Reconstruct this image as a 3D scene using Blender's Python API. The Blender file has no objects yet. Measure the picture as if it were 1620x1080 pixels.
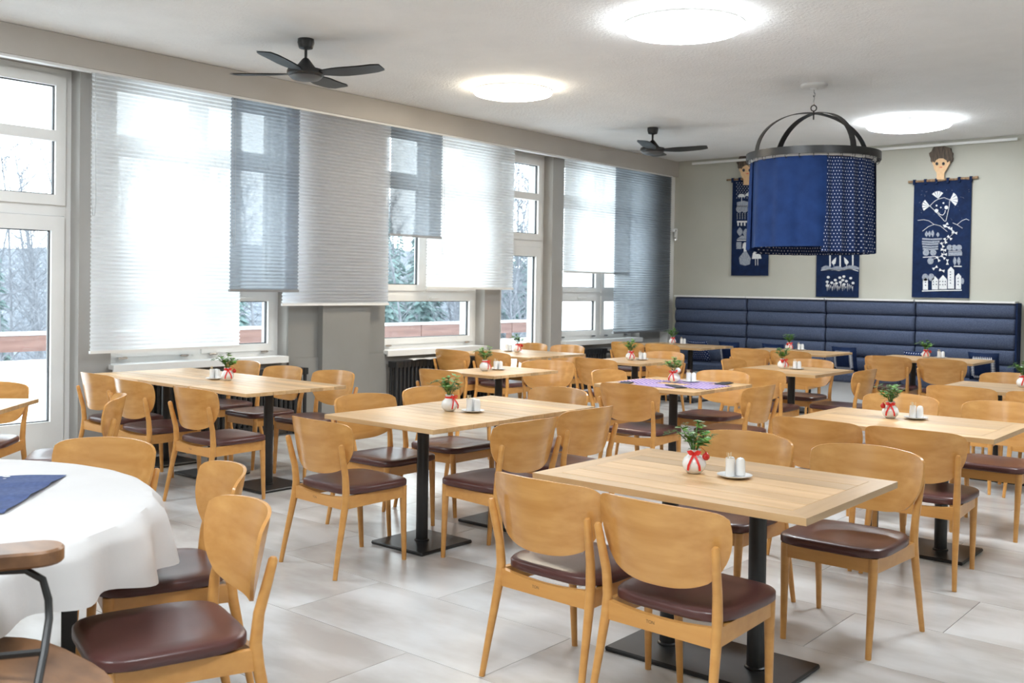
import bpy, bmesh, math, random
from mathutils import Vector, Matrix
random.seed(7)
PI = math.pi
scn = bpy.context.scene
COL = scn.collection
cos, sin = math.cos, math.sin
rad = math.radians

# ------------------------------------------------------------------ camera
CF, CH, CSH = 1577.98, 1.51, -57.02
_y, _p, _r = rad(39.8855), rad(-1.0485), rad(0.8913)
_f = Vector((cos(_y), sin(_y), 0)); _rt = Vector((sin(_y), -cos(_y), 0)); _u = Vector((0, 0, 1))
CAMF = cos(_p) * _f + sin(_p) * _u
_u2 = -sin(_p) * _f + cos(_p) * _u
CAMR = cos(_r) * _rt + sin(_r) * _u2
CAMU = -sin(_r) * _rt + cos(_r) * _u2
cd = bpy.data.cameras.new('camera')
cam = bpy.data.objects.new('camera', cd); COL.objects.link(cam)
cd.sensor_width = 36.0; cd.lens = CF / 1620 * 36.0; cd.shift_y = CSH / 1620
cd.clip_start = 0.05; cd.clip_end = 400
cam.matrix_world = Matrix(((CAMR.x, CAMU.x, -CAMF.x, 0), (CAMR.y, CAMU.y, -CAMF.y, 0), (CAMR.z, CAMU.z, -CAMF.z, CH), (0, 0, 0, 1)))
cd.dof.use_dof = True; cd.dof.focus_distance = 5.2; cd.dof.aperture_fstop = 5.0
scn.camera = cam

# ------------------------------------------------------------------ world, exposure
scn.view_settings.view_transform = 'Standard'
scn.view_settings.look = 'None'
scn.view_settings.gamma = 1.0
scn.view_settings.use_curve_mapping = False
scn.view_settings.exposure = 0.47
SKY = 4.6          # overcast sky radiance
LAMP = 30.0        # lamp diffuser radiance
w = bpy.data.worlds.new('overcast_sky'); scn.world = w; w.use_nodes = True
nt = w.node_tree; bg = nt.nodes['Background']
bg.inputs['Color'].default_value = (0.88, 0.95, 1.0, 1); bg.inputs['Strength'].default_value = SKY
# ------------------------------------------------------------------ helpers
def ray(px, py): return CAMF + CAMR * ((px - 810) / CF) - CAMU * ((py - 540 - CSH) / CF)
def atx(px, py, X):
    d = ray(px, py); t = X / d.x; return (d.y * t, CH + d.z * t)     # (y, z) on the plane x = X

def setp(o, label=None, cat=None, group=None, kind=None):
    if label: o['label'] = label
    if cat: o['category'] = cat
    if group: o['group'] = group
    if kind: o['kind'] = kind
    return o

def empty(name, loc=(0, 0, 0), rz=0, label=None, cat=None, group=None, kind=None):
    o = bpy.data.objects.new(name, None); o.empty_display_size = .1
    COL.objects.link(o); o.location = loc; o.rotation_euler = (0, 0, rz)
    return setp(o, label, cat, group, kind)

class MB:
    def __init__(s): s.v = []; s.f = []; s.uv = None
    def add(s, vs, fs):
        n = len(s.v); s.v += [tuple(v) for v in vs]; s.f += [tuple(i + n for i in f) for f in fs]; return s
    def box(s, x0, x1, y0, y1, z0, z1, M=None):
        vs = [Vector((x, y, z)) for z in (z0, z1) for y in (y0, y1) for x in (x0, x1)]
        if M: vs = [M @ v for v in vs]
        return s.add(vs, [(0, 2, 3, 1), (4, 5, 7, 6), (0, 1, 5, 4), (2, 6, 7, 3), (0, 4, 6, 2), (1, 3, 7, 5)])
    def prism(s, pts, fn, d):          # pts 2D polygon, fn(a, b, depth) -> 3D
        n = len(pts); vs = [fn(a, b, 0) for a, b in pts] + [fn(a, b, d) for a, b in pts]
        return s.add(vs, [tuple(range(n))[::-1], tuple(range(n, 2 * n))] + [(i, (i + 1) % n, n + (i + 1) % n, n + i) for i in range(n)])
    def tube(s, path, rr, n=8, cap=True, sx=1.0, closed=False):
        P = [Vector(p) for p in path]
        R = rr if isinstance(rr, (list, tuple)) else [rr] * len(P)
        base = len(s.v); m = len(P); up = None
        for i, p in enumerate(P):
            if closed: t = P[(i + 1) % m] - P[i - 1]
            else: t = P[min(i + 1, m - 1)] - P[max(i - 1, 0)]
            t.normalize()
            if up is None: up = Vector((0, 0, 1)) if abs(t.z) < .9 else Vector((1, 0, 0))
            a = t.cross(up)
            if a.length < 1e-5: a = t.cross(Vector((0, 1, 0)))
            a.normalize(); b = a.cross(t).normalized(); up = b
            for k in range(n):
                q = 2 * PI * (k + .5) / n
                s.v.append(tuple(p + a * (cos(q) * R[i] * sx) + b * (sin(q) * R[i])))
        for i in range(m if closed else m - 1):
            j = (i + 1) % m
            for k in range(n):
                k2 = (k + 1) % n
                s.f.append((base + i * n + k, base + i * n + k2, base + j * n + k2, base + j * n + k))
        if cap and not closed:
            s.f.append(tuple(base + k for k in range(n))[::-1]); s.f.append(tuple(base + (m - 1) * n + k for k in range(n)))
        return s
    def lathe(s, prof, n=20, c=(0, 0, 0), cap=True):
        base = len(s.v)
        for r, z in prof:
            for k in range(n):
                q = 2 * PI * k / n; s.v.append((c[0] + r * cos(q), c[1] + r * sin(q), c[2] + z))
        for i in range(len(prof) - 1):
            for k in range(n):
                k2 = (k + 1) % n
                s.f.append((base + i * n + k, base + i * n + k2, base + (i + 1) * n + k2, base + (i + 1) * n + k))
        if cap:
            s.f.append(tuple(base + k for k in range(n))[::-1]); s.f.append(tuple(base + (len(prof) - 1) * n + k for k in range(n)))
        return s
    def grid(s, fn, nu, nv):
        base = len(s.v)
        for i in range(nu + 1):
            for j in range(nv + 1): s.v.append(tuple(fn(i / nu, j / nv)))
        for i in range(nu):
            for j in range(nv):
                a = base + i * (nv + 1) + j; s.f.append((a, a + nv + 1, a + nv + 2, a + 1))
        return s
    def mesh(s, name, mat, smooth=False, fix=True, bevel=0):
        me = bpy.data.meshes.new(name); me.from_pydata(s.v, [], s.f)
        if fix or bevel:
            bm = bmesh.new(); bm.from_mesh(me)
            if bevel:
                bmesh.ops.bevel(bm, geom=[e for e in bm.edges], offset=bevel, segments=1, affect='EDGES', clamp_overlap=True)
            if fix: bmesh.ops.recalc_face_normals(bm, faces=bm.faces)
            bm.to_mesh(me); bm.free()
        if smooth:
            me.shade_smooth()
            try: me.set_sharp_from_angle(angle=rad(40 if smooth is True else smooth))
            except Exception: pass
        if mat: me.materials.append(mat)
        return me
    def build(s, name, mat, parent=None, smooth=False, fix=True, bevel=0, loc=None):
        return link(name, s.mesh(name, mat, smooth, fix, bevel), parent, loc)

def link(name, me, parent=None, loc=None):
    o = bpy.data.objects.new(name, me); COL.objects.link(o)
    if parent: o.parent = parent
    if loc: o.location = loc
    return o

def dup(o, loc=None, rz=None, label=None, group=None, parent=None):
    c = o.copy(); COL.objects.link(c); c.parent = parent
    if loc is not None: c.location = loc
    if rz is not None: c.rotation_euler = (0, 0, rz)
    if label: c['label'] = label
    if group: c['group'] = group
    for ch in list(o.children): dup(ch, parent=c)
    return c

# ------------------------------------------------------------------ materials
def mat(name, col=(.8, .8, .8), rough=.5, metal=0, spec=.5):
    m = bpy.data.materials.new(name); m.use_nodes = True
    b = m.node_tree.nodes['Principled BSDF']
    b.inputs['Base Color'].default_value = (*col, 1); b.inputs['Roughness'].default_value = rough
    b.inputs['Metallic'].default_value = metal; b.inputs['Specular IOR Level'].default_value = spec
    return m
def nd(m, t, **k):
    n = m.node_tree.nodes.new(t)
    for a, v in k.items(): setattr(n, a, v)
    return n
def lk(m, a, b): m.node_tree.links.new(a, b)
def noise_mat(name, c1, c2, scale=(4, 4, 4), nscale=1.0, rough=.5, bump=0, bscale=40, bdist=.01, spec=.5, detail=4, lo=.3, hi=.7, rnd=0.0, coord='Object', metal=0):
    m = mat(name, c1, rough, metal, spec); b = m.node_tree.nodes['Principled BSDF']
    tc = nd(m, 'ShaderNodeTexCoord'); mp = nd(m, 'ShaderNodeMapping'); mp.inputs['Scale'].default_value = scale
    lk(m, tc.outputs[coord], mp.inputs['Vector'])
    n = nd(m, 'ShaderNodeTexNoise'); n.inputs['Scale'].default_value = nscale; n.inputs['Detail'].default_value = detail
    src = mp.outputs['Vector']
    oi = None
    if rnd:
        oi = nd(m, 'ShaderNodeObjectInfo'); va = nd(m, 'ShaderNodeVectorMath', operation='ADD')
        vm = nd(m, 'ShaderNodeMath', operation='MULTIPLY'); vm.inputs[1].default_value = 37.0
        lk(m, oi.outputs['Random'], vm.inputs[0]); lk(m, src, va.inputs[0]); lk(m, vm.outputs[0], va.inputs[1]); src = va.outputs[0]
    lk(m, src, n.inputs['Vector'])
    r = nd(m, 'ShaderNodeValToRGB'); r.color_ramp.elements[0].position = lo; r.color_ramp.elements[1].position = hi
    r.color_ramp.elements[0].color = (*c1, 1); r.color_ramp.elements[1].color = (*c2, 1)
    lk(m, n.outputs['Fac'], r.inputs['Fac']); out = r.outputs['Color']
    if rnd:
        hs = nd(m, 'ShaderNodeHueSaturation'); mr = nd(m, 'ShaderNodeMapRange')
        mr.inputs['To Min'].default_value = 1 - rnd; mr.inputs['To Max'].default_value = 1 + rnd
        lk(m, oi.outputs['Random'], mr.inputs['Value']); lk(m, mr.outputs[0], hs.inputs['Value']); lk(m, out, hs.inputs['Color']); out = hs.outputs['Color']
    lk(m, out, b.inputs['Base Color'])
    if bump:
        n2 = nd(m, 'ShaderNodeTexNoise'); n2.inputs['Scale'].default_value = bscale; n2.inputs['Detail'].default_value = 3
        lk(m, tc.outputs[coord], n2.inputs['Vector'])
        bp = nd(m, 'ShaderNodeBump'); bp.inputs['Strength'].default_value = bump; bp.inputs['Distance'].default_value = bdist
        lk(m, n2.outputs['Fac'], bp.inputs['Height']); lk(m, bp.outputs[0], b.inputs['Normal'])
    return m

M = {}
M['wall'] = noise_mat('grey_beige_paint', (.36, .345, .325), (.39, .375, .355), (1, 1, 1), 2, .75, .25, 140, .004)
M['backwall'] = noise_mat('sage_beige_paint', (.47, .465, .405), (.51, .50, .44), (1, 1, 1), 1.5, .8, .25, 120, .004)
M['soffit'] = noise_mat('taupe_paint', (.45, .42, .385), (.49, .46, .425), (1, 1, 1), 2, .7, .2, 140, .003)
M['ceil'] = noise_mat('rough_white_plaster', (.84, .84, .84), (.88, .88, .88), (1, 1, 1), 3, .9, .6, 45, .012)
M['white'] = noise_mat('white_lacquer', (.80, .80, .79), (.84, .84, .83), (1, 1, 1), 4, .35)
M['gasket'] = mat('dark_gasket', (.03, .03, .035), .5)
M['tile'] = noise_mat('cloudy_stone_tile', (.47, .445, .425), (.68, .685, .69), (2.4, 1.0, 1), 1.3, .24, .04, 25, .004, .5, 9, .36, .62, rnd=.025)
M['grout'] = mat('grey_grout', (.42, .40, .38), .8)
M['beech'] = noise_mat('oiled_beech', (.58, .275, .075), (.67, .345, .105), (6, 1.2, 9), 3.0, .30, 0, 40, .01, .45, 6, .3, .75)
M['beech_shell'] = noise_mat('bent_beech_plywood', (.52, .235, .058), (.70, .37, .118), (10, .55, 8), 2.4, .25, 0, 40, .01, .6, 9, .28, .72)
M['oak'] = noise_mat('pale_oak_plank', (.50, .305, .135), (.67, .45, .245), (9, .9, 9), 2.2, .36, 0, 40, .01, .45, 6, .25, .75, rnd=.21)
M['leather'] = noise_mat('brown_leatherette', (.078, .029, .027), (.095, .036, .033), (1, 1, 1), 9, .31, .15, 260, .002, .5)
M['black'] = noise_mat('black_powder_coat', (.012, .012, .013), (.018, .018, .019), (1, 1, 1), 20, .38, .08, 300, .001)
M['iron'] = noise_mat('black_cast_iron', (.016, .017, .018), (.026, .027, .029), (1, 1, 1), 12, .42, .1, 80, .003)
M['bluefab'] = noise_mat('slate_blue_upholstery', (.050, .066, .118), (.105, .130, .205), (1, 1, 1), 85, .85, .25, 300, .003, .25, 5, .3, .7)
M['cloth'] = noise_mat('white_linen', (.62, .61, .61), (.67, .66, .665), (1, 1, 1), 3, .85, .2, 25, .006, .2)
M['navy'] = noise_mat('indigo_cotton', (.003, .011, .044), (.006, .020, .072), (1, 1, 1), 14, .8, .1, 200, .002, .25)
M['navy_plain'] = noise_mat('bright_indigo_cotton', (.005, .024, .105), (.010, .038, .150), (1, 1, 1), 9, .75, .1, 200, .002, .25)
M['motif'] = noise_mat('white_resist_print', (.62, .65, .68), (.80, .80, .80), (1, 1, 1), 60, .85)
M['motif_grey'] = noise_mat('hatched_resist_print', (.05, .08, .16), (.55, .58, .62), (1, 1, 1), 150, .85, lo=.4, hi=.6)
M['ceramic'] = mat('white_porcelain', (.84, .84, .84), .18)
M['red'] = mat('red_satin_ribbon', (.70, .03, .025), .4)
M['redball'] = mat('red_glass_bauble', (.50, .02, .015), .15)
M['leaf'] = noise_mat('evergreen_leaf', (.045, .17, .025), (.17, .36, .055), (1, 1, 1), 30, .45)
M['needle'] = noise_mat('fir_needle', (.045, .11, .045), (.13, .22, .08), (1, 1, 1), 40, .55)
M['twig'] = mat('brown_twig', (.12, .07, .035), .7)
M['pick'] = mat('wooden_toothpick', (.75, .62, .42), .6)
M['greymetal'] = mat('satin_grey_metal', (.38, .38, .39), .35, .6)
M['fanhub'] = mat('smoked_hub_cover', (.10, .10, .105), .4)
M['pillar'] = noise_mat('shaded_grey_paint', (.235, .23, .22), (.26, .255, .245), (1, 1, 1), 2, .75, .25, 140, .004)  # darker copy of the wall paint, backlit shade put into the colour
M['chrome'] = mat('brushed_chrome', (.6, .6, .6), .25, 1)
M['whitemetal'] = mat('white_coated_metal', (.78, .78, .77), .4)
M['skin'] = noise_mat('painted_wood_face', (.72, .46, .24), (.78, .52, .30), (1, 1, 1), 30, .6)
M['hair'] = noise_mat('brushed_dark_hair', (.025, .022, .020), (.17, .12, .085), (60, 60, 6), 1.5, .7)
M['bark'] = noise_mat('birch_bark_rod', (.13, .07, .035), (.42, .27, .15), (10, 40, 40), 1.0, .7)
M['purple'] = None
M['darkcloth'] = mat('charcoal_napkin', (.03, .03, .04), .8)
M['snow'] = noise_mat('fresh_snow', (.82, .84, .87), (.88, .89, .91), (1, 1, 1), 2, .8, .3, 6, .03)
M['railwood'] = noise_mat('weathered_red_brown_board', (.14, .075, .063), (.21, .12, .10), (1, 12, 12), 1.2, .7)
M['tree'] = noise_mat('haze_toned_bark', (.07, .075, .09), (.20, .21, .235), (3, 3, 1), 3, .9)  # bark lightened, distance haze put into the colour
M['conifer'] = noise_mat('haze_toned_conifer', (.05, .09, .085), (.15, .22, .22), (1, 1, 1), 4, .9)  # pale blue-green carries the distance haze in its colour
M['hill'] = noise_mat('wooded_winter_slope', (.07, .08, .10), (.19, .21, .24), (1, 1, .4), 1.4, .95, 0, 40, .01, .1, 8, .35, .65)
M['render'] = noise_mat('white_render', (.78, .80, .82), (.83, .85, .87), (1, 1, 1), 2, .9)
M['oldwood'] = noise_mat('worn_varnished_wood', (.11, .05, .022), (.28, .14, .065), (8, 3, 8), 2, .35)
M['lace'] = noise_mat('white_lace', (.65, .66, .7), (.8, .8, .82), (1, 1, 1), 80, .85)
M['runner'] = noise_mat('blue_denim_runner', (.030, .055, .16), (.055, .090, .23), (1, 1, 1), 60, .8)

def glass_mat():
    m = bpy.data.materials.new('window_glass'); m.use_nodes = True; n = m.node_tree.nodes; n.clear()
    o = n.new('ShaderNodeOutputMaterial'); mx = n.new('ShaderNodeMixShader'); t = n.new('ShaderNodeBsdfTransparent'); g = n.new('ShaderNodeBsdfGlossy')
    lw = n.new('ShaderNodeLayerWeight'); pw = n.new('ShaderNodeMath'); pw.operation = 'POWER'; pw.inputs[1].default_value = 5.0; fr = n.new('ShaderNodeMath'); fr.operation = 'MULTIPLY_ADD'; fr.inputs[1].default_value = .9; fr.inputs[2].default_value = .025
    lk(m, lw.outputs['Facing'], pw.inputs[0]); lk(m, pw.outputs[0], fr.inputs[0])
    t.inputs[0].default_value = (.94, .97, .97, 1); g.inputs['Roughness'].default_value = .01
    lk(m, fr.outputs[0], mx.inputs[0]); lk(m, t.outputs[0], mx.inputs[1]); lk(m, g.outputs[0], mx.inputs[2]); lk(m, mx.outputs[0], o.inputs[0])
    return m
M['glass'] = glass_mat()
def blind_mat(name, col, transp):
    m = bpy.data.materials.new(name); m.use_nodes = True; n = m.node_tree.nodes; n.clear()
    o = n.new('ShaderNodeOutputMaterial'); m1 = n.new('ShaderNodeMixShader'); m2 = n.new('ShaderNodeMixShader')
    t = n.new('ShaderNodeBsdfTransparent'); d = n.new('ShaderNodeBsdfDiffuse'); tr = n.new('ShaderNodeBsdfTranslucent')
    tc = n.new('ShaderNodeTexCoord'); ns = n.new('ShaderNodeTexNoise'); ns.inputs['Scale'].default_value = 120
    r = n.new('ShaderNodeMapRange'); r.inputs['To Min'].default_value = .97; r.inputs['To Max'].default_value = 1.02
    hs = n.new('ShaderNodeHueSaturation'); hs.inputs['Color'].default_value = (*col, 1)
    lk(m, tc.outputs['Object'], ns.inputs['Vector']); lk(m, ns.outputs['Fac'], r.inputs['Value']); lk(m, r.outputs[0], hs.inputs['Value'])
    lk(m, hs.outputs[0], d.inputs[0]); lk(m, hs.outputs[0], tr.inputs[0])
    m1.inputs[0].default_value = .76; m2.inputs[0].default_value = transp
    lk(m, d.outputs[0], m1.inputs[1]); lk(m, tr.outputs[0], m1.inputs[2]); lk(m, m1.outputs[0], m2.inputs[1]); lk(m, t.outputs[0], m2.inputs[2]); lk(m, m2.outputs[0], o.inputs[0])
    return m
M['blind_white'] = blind_mat('white_pleated_voile', (.86, .87, .88), .07)
M['blind_grey'] = blind_mat('grey_pleated_voile', (.36, .39, .425), .09)
M['blind_taupe'] = blind_mat('pearl_pleated_voile', (.84, .86, .90), .07)
def emit(name, col, s):
    m = bpy.data.materials.new(name); m.use_nodes = True; n = m.node_tree.nodes; n.clear()
    o = n.new('ShaderNodeOutputMaterial'); e = n.new('ShaderNodeEmission'); e.inputs[0].default_value = (*col, 1); e.inputs[1].default_value = s
    lk(m, e.outputs[0], o.inputs[0]); return m
M['lamp_cool'] = emit('cool_lamp_diffuser', (.90, .96, 1.0), LAMP)
M['lamp_warm'] = emit('warm_lamp_diffuser', (1.0, .90, .72), LAMP)
M['halo_cool'] = emit('cool_backlight', (.80, .93, 1.0), LAMP * .8)
M['halo_warm'] = emit('warm_backlight', (1.0, .66, .30), LAMP * .8)

def uvdots():
    m = mat('dotted_indigo_cotton', (.008, .022, .085), .8, 0, .25); b = m.node_tree.nodes['Principled BSDF']
    uv = nd(m, 'ShaderNodeUVMap'); sp = nd(m, 'ShaderNodeSeparateXYZ'); lk(m, uv.outputs[0], sp.inputs[0])
    def mm(op, a, bv=None):
        n = nd(m, 'ShaderNodeMath', operation=op)
        for i, q in enumerate((a, bv)):
            if q is None: continue
            if isinstance(q, (int, float)): n.inputs[i].default_value = q
            else: lk(m, q, n.inputs[i])
        return n.outputs[0]
    P = .030
    row = mm('FLOOR', mm('DIVIDE', sp.outputs[1], P)); off = mm('MULTIPLY', mm('MODULO', row, 2.0), .5)
    fu = mm('SUBTRACT', mm('FRACT', mm('ADD', mm('DIVIDE', sp.outputs[0], P), off)), .5)
    fv = mm('SUBTRACT', mm('FRACT', mm('DIVIDE', sp.outputs[1], P)), .5)
    d = mm('ADD', mm('MULTIPLY', fu, fu), mm('MULTIPLY', fv, fv)); k = mm('LESS_THAN', d, .034)
    mx = nd(m, 'ShaderNodeMix', data_type='RGBA'); lk(m, k, mx.inputs[0])
    mx.inputs[6].default_value = (.008, .022, .085, 1); mx.inputs[7].default_value = (.55, .58, .68, 1)
    lk(m, mx.outputs[2], b.inputs['Base Color']); return m
M['dots'] = uvdots()
def stripes(name):
    m = mat(name, (.5, .4, .6), .8); b = m.node_tree.nodes['Principled BSDF']
    tc = nd(m, 'ShaderNodeTexCoord'); wv = nd(m, 'ShaderNodeTexWave'); wv.inputs['Scale'].default_value = 9; wv.inputs['Distortion'].default_value = .4
    mp = nd(m, 'ShaderNodeMapping'); mp.inputs['Rotation'].default_value = (0, 0, rad(45)); lk(m, tc.outputs['Object'], mp.inputs[0]); lk(m, mp.outputs[0], wv.inputs[0])
    r = nd(m, 'ShaderNodeValToRGB'); e = r.color_ramp.elements
    e[0].color = (.075, .065, .34, 1); e[0].position = .35; e[1].color = (.55, .40, .50, 1); e[1].position = .6
    lk(m, wv.outputs['Fac'], r.inputs[0]); lk(m, r.outputs[0], b.inputs['Base Color']); return m
M['purple'] = stripes('purple_diamond_placemat')

# ------------------------------------------------------------------ room shell
XB, YW, ZC = 13.56, 8.20, 3.50
X0, Y0 = -1.6, -1.6
YS = 8.0
# floor slab + tiles in third-bond
fl = MB().box(X0, XB + .3, Y0, YW + .45, -.25, -.006).build('floor', M['grout']); setp(fl, 'pale grey cloudy stone tile floor with thin joints', None, None, 'structure')
TW, TL, GAP = .59, 1.2, .003
tile_cache = {}
c = int(math.floor((X0 - 2.28) / TW))
while 2.28 + c * TW < XB:
    xa, xb = max(X0, 2.28 + c * TW), min(XB, 2.28 + (c + 1) * TW)
    yo = (2.93 - .3967 * c) % TL
    y = Y0 - TL + ((yo - Y0) % TL)
    while y < YW:
        ya, yb = max(Y0, y), min(YW + .0, y + TL)
        if yb - ya > .03 and xb - xa > .03:
            k = (round(xb - xa, 3), round(yb - ya, 3))
            if k not in tile_cache:
                a, b = k[0] / 2 - GAP / 2, k[1] / 2 - GAP / 2
                tile_cache[k] = MB().box(-a, a, -b, b, -.006, 0).mesh('tile', M['tile'])
            link('tile', tile_cache[k], fl, ((xa + xb) / 2, (ya + yb) / 2, 0))
        y += TL
    c += 1

cl = MB().box(X0, XB + .3, Y0, YW + .45, ZC, ZC + .2).build('ceiling', M['ceil']); setp(cl, 'white roughcast plaster ceiling', None, None, 'structure')
setp(MB().box(XB, XB + .3, Y0, YW + .45, -.25, ZC).build('wall_back', M['backwall']), 'sage beige painted end wall behind the banquette', None, None, 'structure')
setp(MB().box(X0 - .3, XB + .3, Y0 - .3, Y0, -.25, ZC).build('wall_right', M['backwall']), 'plain sage beige side wall', None, None, 'structure')
setp(MB().box(X0 - .3, X0, Y0, YW + .45, -.25, ZC).build('wall_front', M['backwall']), 'plain sage beige wall behind the entrance', None, None, 'structure')
# window wall: piers, parapets, lintels
D1, W1, W2, D2, W3 = (3.0, 4.11), (4.40, 6.27), (7.60, 9.28), (9.58, 10.63), (10.88, 12.83)
YO = YW + .42
wb = MB()
wb.box(X0, D1[0], YW, YO, -.25, ZC)
for a, b in ((D1[1], W1[0]), (W1[1], W2[0]), (W2[1], D2[0]), (D2[1], W3[0]), (W3[1], XB)): wb.box(a, b, YW, YO, -.25, ZC)
for a, b in (W1, W2, W3): wb.box(a, b, YW, YO, -.25, .745); wb.box(a, b, YW, YO, 3.30, ZC)
for a, b in (D1, D2): wb.box(a, b, YW, YO, -.25, .01); wb.box(a, b, YW, YO, 3.28, ZC)
setp(wb.build('wall_left', M['wall']), 'grey beige window wall with piers between the glazing', None, None, 'structure')
setp(MB().box(X0, XB, YS, YW, 3.262, ZC - .004).build('trim_1', M['soffit']), 'taupe boxed soffit running above the windows', None, None, 'structure')
setp(MB().box(X0, XB - .14, YS + .015, YS + .08, 3.24, 3.262).build('trim_2', M['whitemetal']), 'slim white blind track under the soffit', None, None, 'structure')
setp(MB().box(6.65, 7.30, 8.10, YW, 0, 3.262).build('trim_3', M['pillar']), 'grey pillar standing proud of the window wall', None, None, 'structure')
setp(MB().box(13.42, XB, 8.06, YW, 0, 3.262).build('trim_4', M['white']), 'narrow pale pilaster in the window wall corner', None, None, 'structure')
setp(MB().box(6.275, 6.65, 8.165, YW, 0, .755).box(6.275, 6.65, 8.185, YW, .755, 3.262).box(7.30, 7.595, 8.165, YW, 0, .755).box(7.30, 7.595, 8.185, YW, .755, 3.262).build('trim_5', M['pillar']), 'shade-darkened grey wall facing with dado ledge beside the pillar', None, None, 'structure')  # facings run full height to carry the backlit shade in their colour
bb = MB()
for a, b in ((X0, D1[0]), (D1[1], 6.65), (7.30, D2[0]), (D2[1], 13.42)): bb.box(a, b, YW - .012, YW, 0, .07)
setp(bb.build('baseboard_left', M['wall']), 'low grey skirting under the windows', None, None, 'structure')
setp(MB().box(XB - .012, XB, Y0, 8.06, 0, .07).build('baseboard_back', M['white']), 'low white skirting along the end wall', None, None, 'structure')

# windows and doors
YF0, YF1 = YW + .15, YW + .23
def frame_rect(mb, x0, x1, z0, z1, w, y0, y1):
    mb.box(x0, x0 + w, y0, y1, z0, z1); mb.box(x1 - w, x1, y0, y1, z0, z1); mb.box(x0 + w, x1 - w, y0, y1, z0, z0 + w); mb.box(x0 + w, x1 - w, y0, y1, z1 - w, z1)
def sash(parent, x0, x1, z0, z1, w=.075, name='sash', proud=.02):
    """sash rectangle with a dark gasket and its own pane"""
    m = MB(); frame_rect(m, x0, x1, z0, z1, w, YF0 - proud, YF1 - .02)
    s = m.build(name, M['white'], parent)
    g = MB(); frame_rect(g, x0 + w, x1 - w, z0 + w, z1 - w, .008, YF0 + .012, YF0 + .04)
    g.build('gasket', M['gasket'], s)
    MB().box(x0 + w + .002, x1 - w - .002, YF0 + .02, YF0 + .032, z0 + w + .002, z1 - w - .002).build('pane', M['glass'], s)
    return s
def handle(parent, x, z, horiz=True):
    m = MB(); m.box(x - .02, x + .02, YF0 - .035, YF0 - .02, z - .02, z + .02)
    if horiz: m.tube([(x, YF0 - .03, z), (x, YF0 - .06, z), (x + .03, YF0 - .068, z), (x + .12, YF0 - .068, z)], .008, 6)
    else: m.tube([(x, YF0 - .03, z), (x, YF0 - .06, z), (x, YF0 - .068, z - .03), (x, YF0 - .068, z - .12)], .008, 6)
    m.build('handle', M['whitemetal'], parent, smooth=True)
def hinge(parent, x, z):
    MB().box(x - .035, x + .035, YF0 - .032, YF0 - .018, z - .010, z + .010).tube([(x - .045, YF0 - .03, z), (x + .045, YF0 - .03, z)], .007, 6).build('hinge', M['chrome'], parent)
def sill(parent, x0, x1):
    MB().box(x0 - .02, x1 - .04, YW - .09, YF0, .745, .785).box(x0 - .02, x1 - .04, YW - .09, YW - .07, .72, .745).build('sill', M['white'], parent, bevel=.004)
def window(n, W, cols, label, lowsplit=True, mid=None):
    x0, x1 = W; o = empty('window_%d' % n, ((x0 + x1) / 2, YW, .78), 0, label, None, None, 'structure')
    inv = Matrix.Translation(-Vector(o.location))
    p = empty('glazing', (0, 0, 0)); p.parent = o; p.matrix_parent_inverse = inv
    # fixed frame
    m = MB(); frame_rect(m, x0, x1, .785, 3.30, .05, YF0, YF1)
    m.box(x0 + .05, x1 - .05, YF0, YF1, 1.40, 1.45); m.box(x0 + .05, x1 - .05, YF0, YF1, 2.695, 2.745)
    for a, b in zip(cols[:-1], cols[1:]): m.box(a[1], b[0], YF0, YF1, 1.45, 3.25)
    if lowsplit:
        for a, b in zip(cols[:-1], cols[1:]): m.box(a[1], b[0], YF0, YF1, .835, 1.40)
    fr = m.build('frame', M['white'], o); fr.matrix_parent_inverse = inv
    bpy.data.objects.remove(p)
    def S(*a):
        s = sash(o, *a); s.matrix_parent_inverse = inv; return s
    for a, b in cols:
        S(a, b, 2.745, 3.25, .05); S(a, b, 1.45, 2.695, .07)
    low = cols if lowsplit else [(cols[0][0], cols[-1][1])]
    for a, b in low:
        s = S(a, b, .835, 1.40, .07); handle(s, (a + b) / 2, 1.372)
        for hx in (a + .12, b - .12): hinge(s, hx, .825)
    sl = MB().box(x0 - .02, x1 - .04, YW - .09, YF0, .745, .785).box(x0 - .02, x1 - .04, YW - .09, YW - .07, .722, .745).build('sill', M['white'], o)
    sl.matrix_parent_inverse = inv
    return o
window(1, W1, [(4.46, 5.31), (5.38, 6.21)], 'white framed window behind the wide blind beside the glazed door')
window(2, W2, [(7.66, 8.33), (8.40, 9.22)], 'white framed window with one wide low sash beside the pillar', False)
window(3, W3, [(10.94, 11.92), (12.00, 12.77)], 'white framed four sash window next to the end wall')
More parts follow.
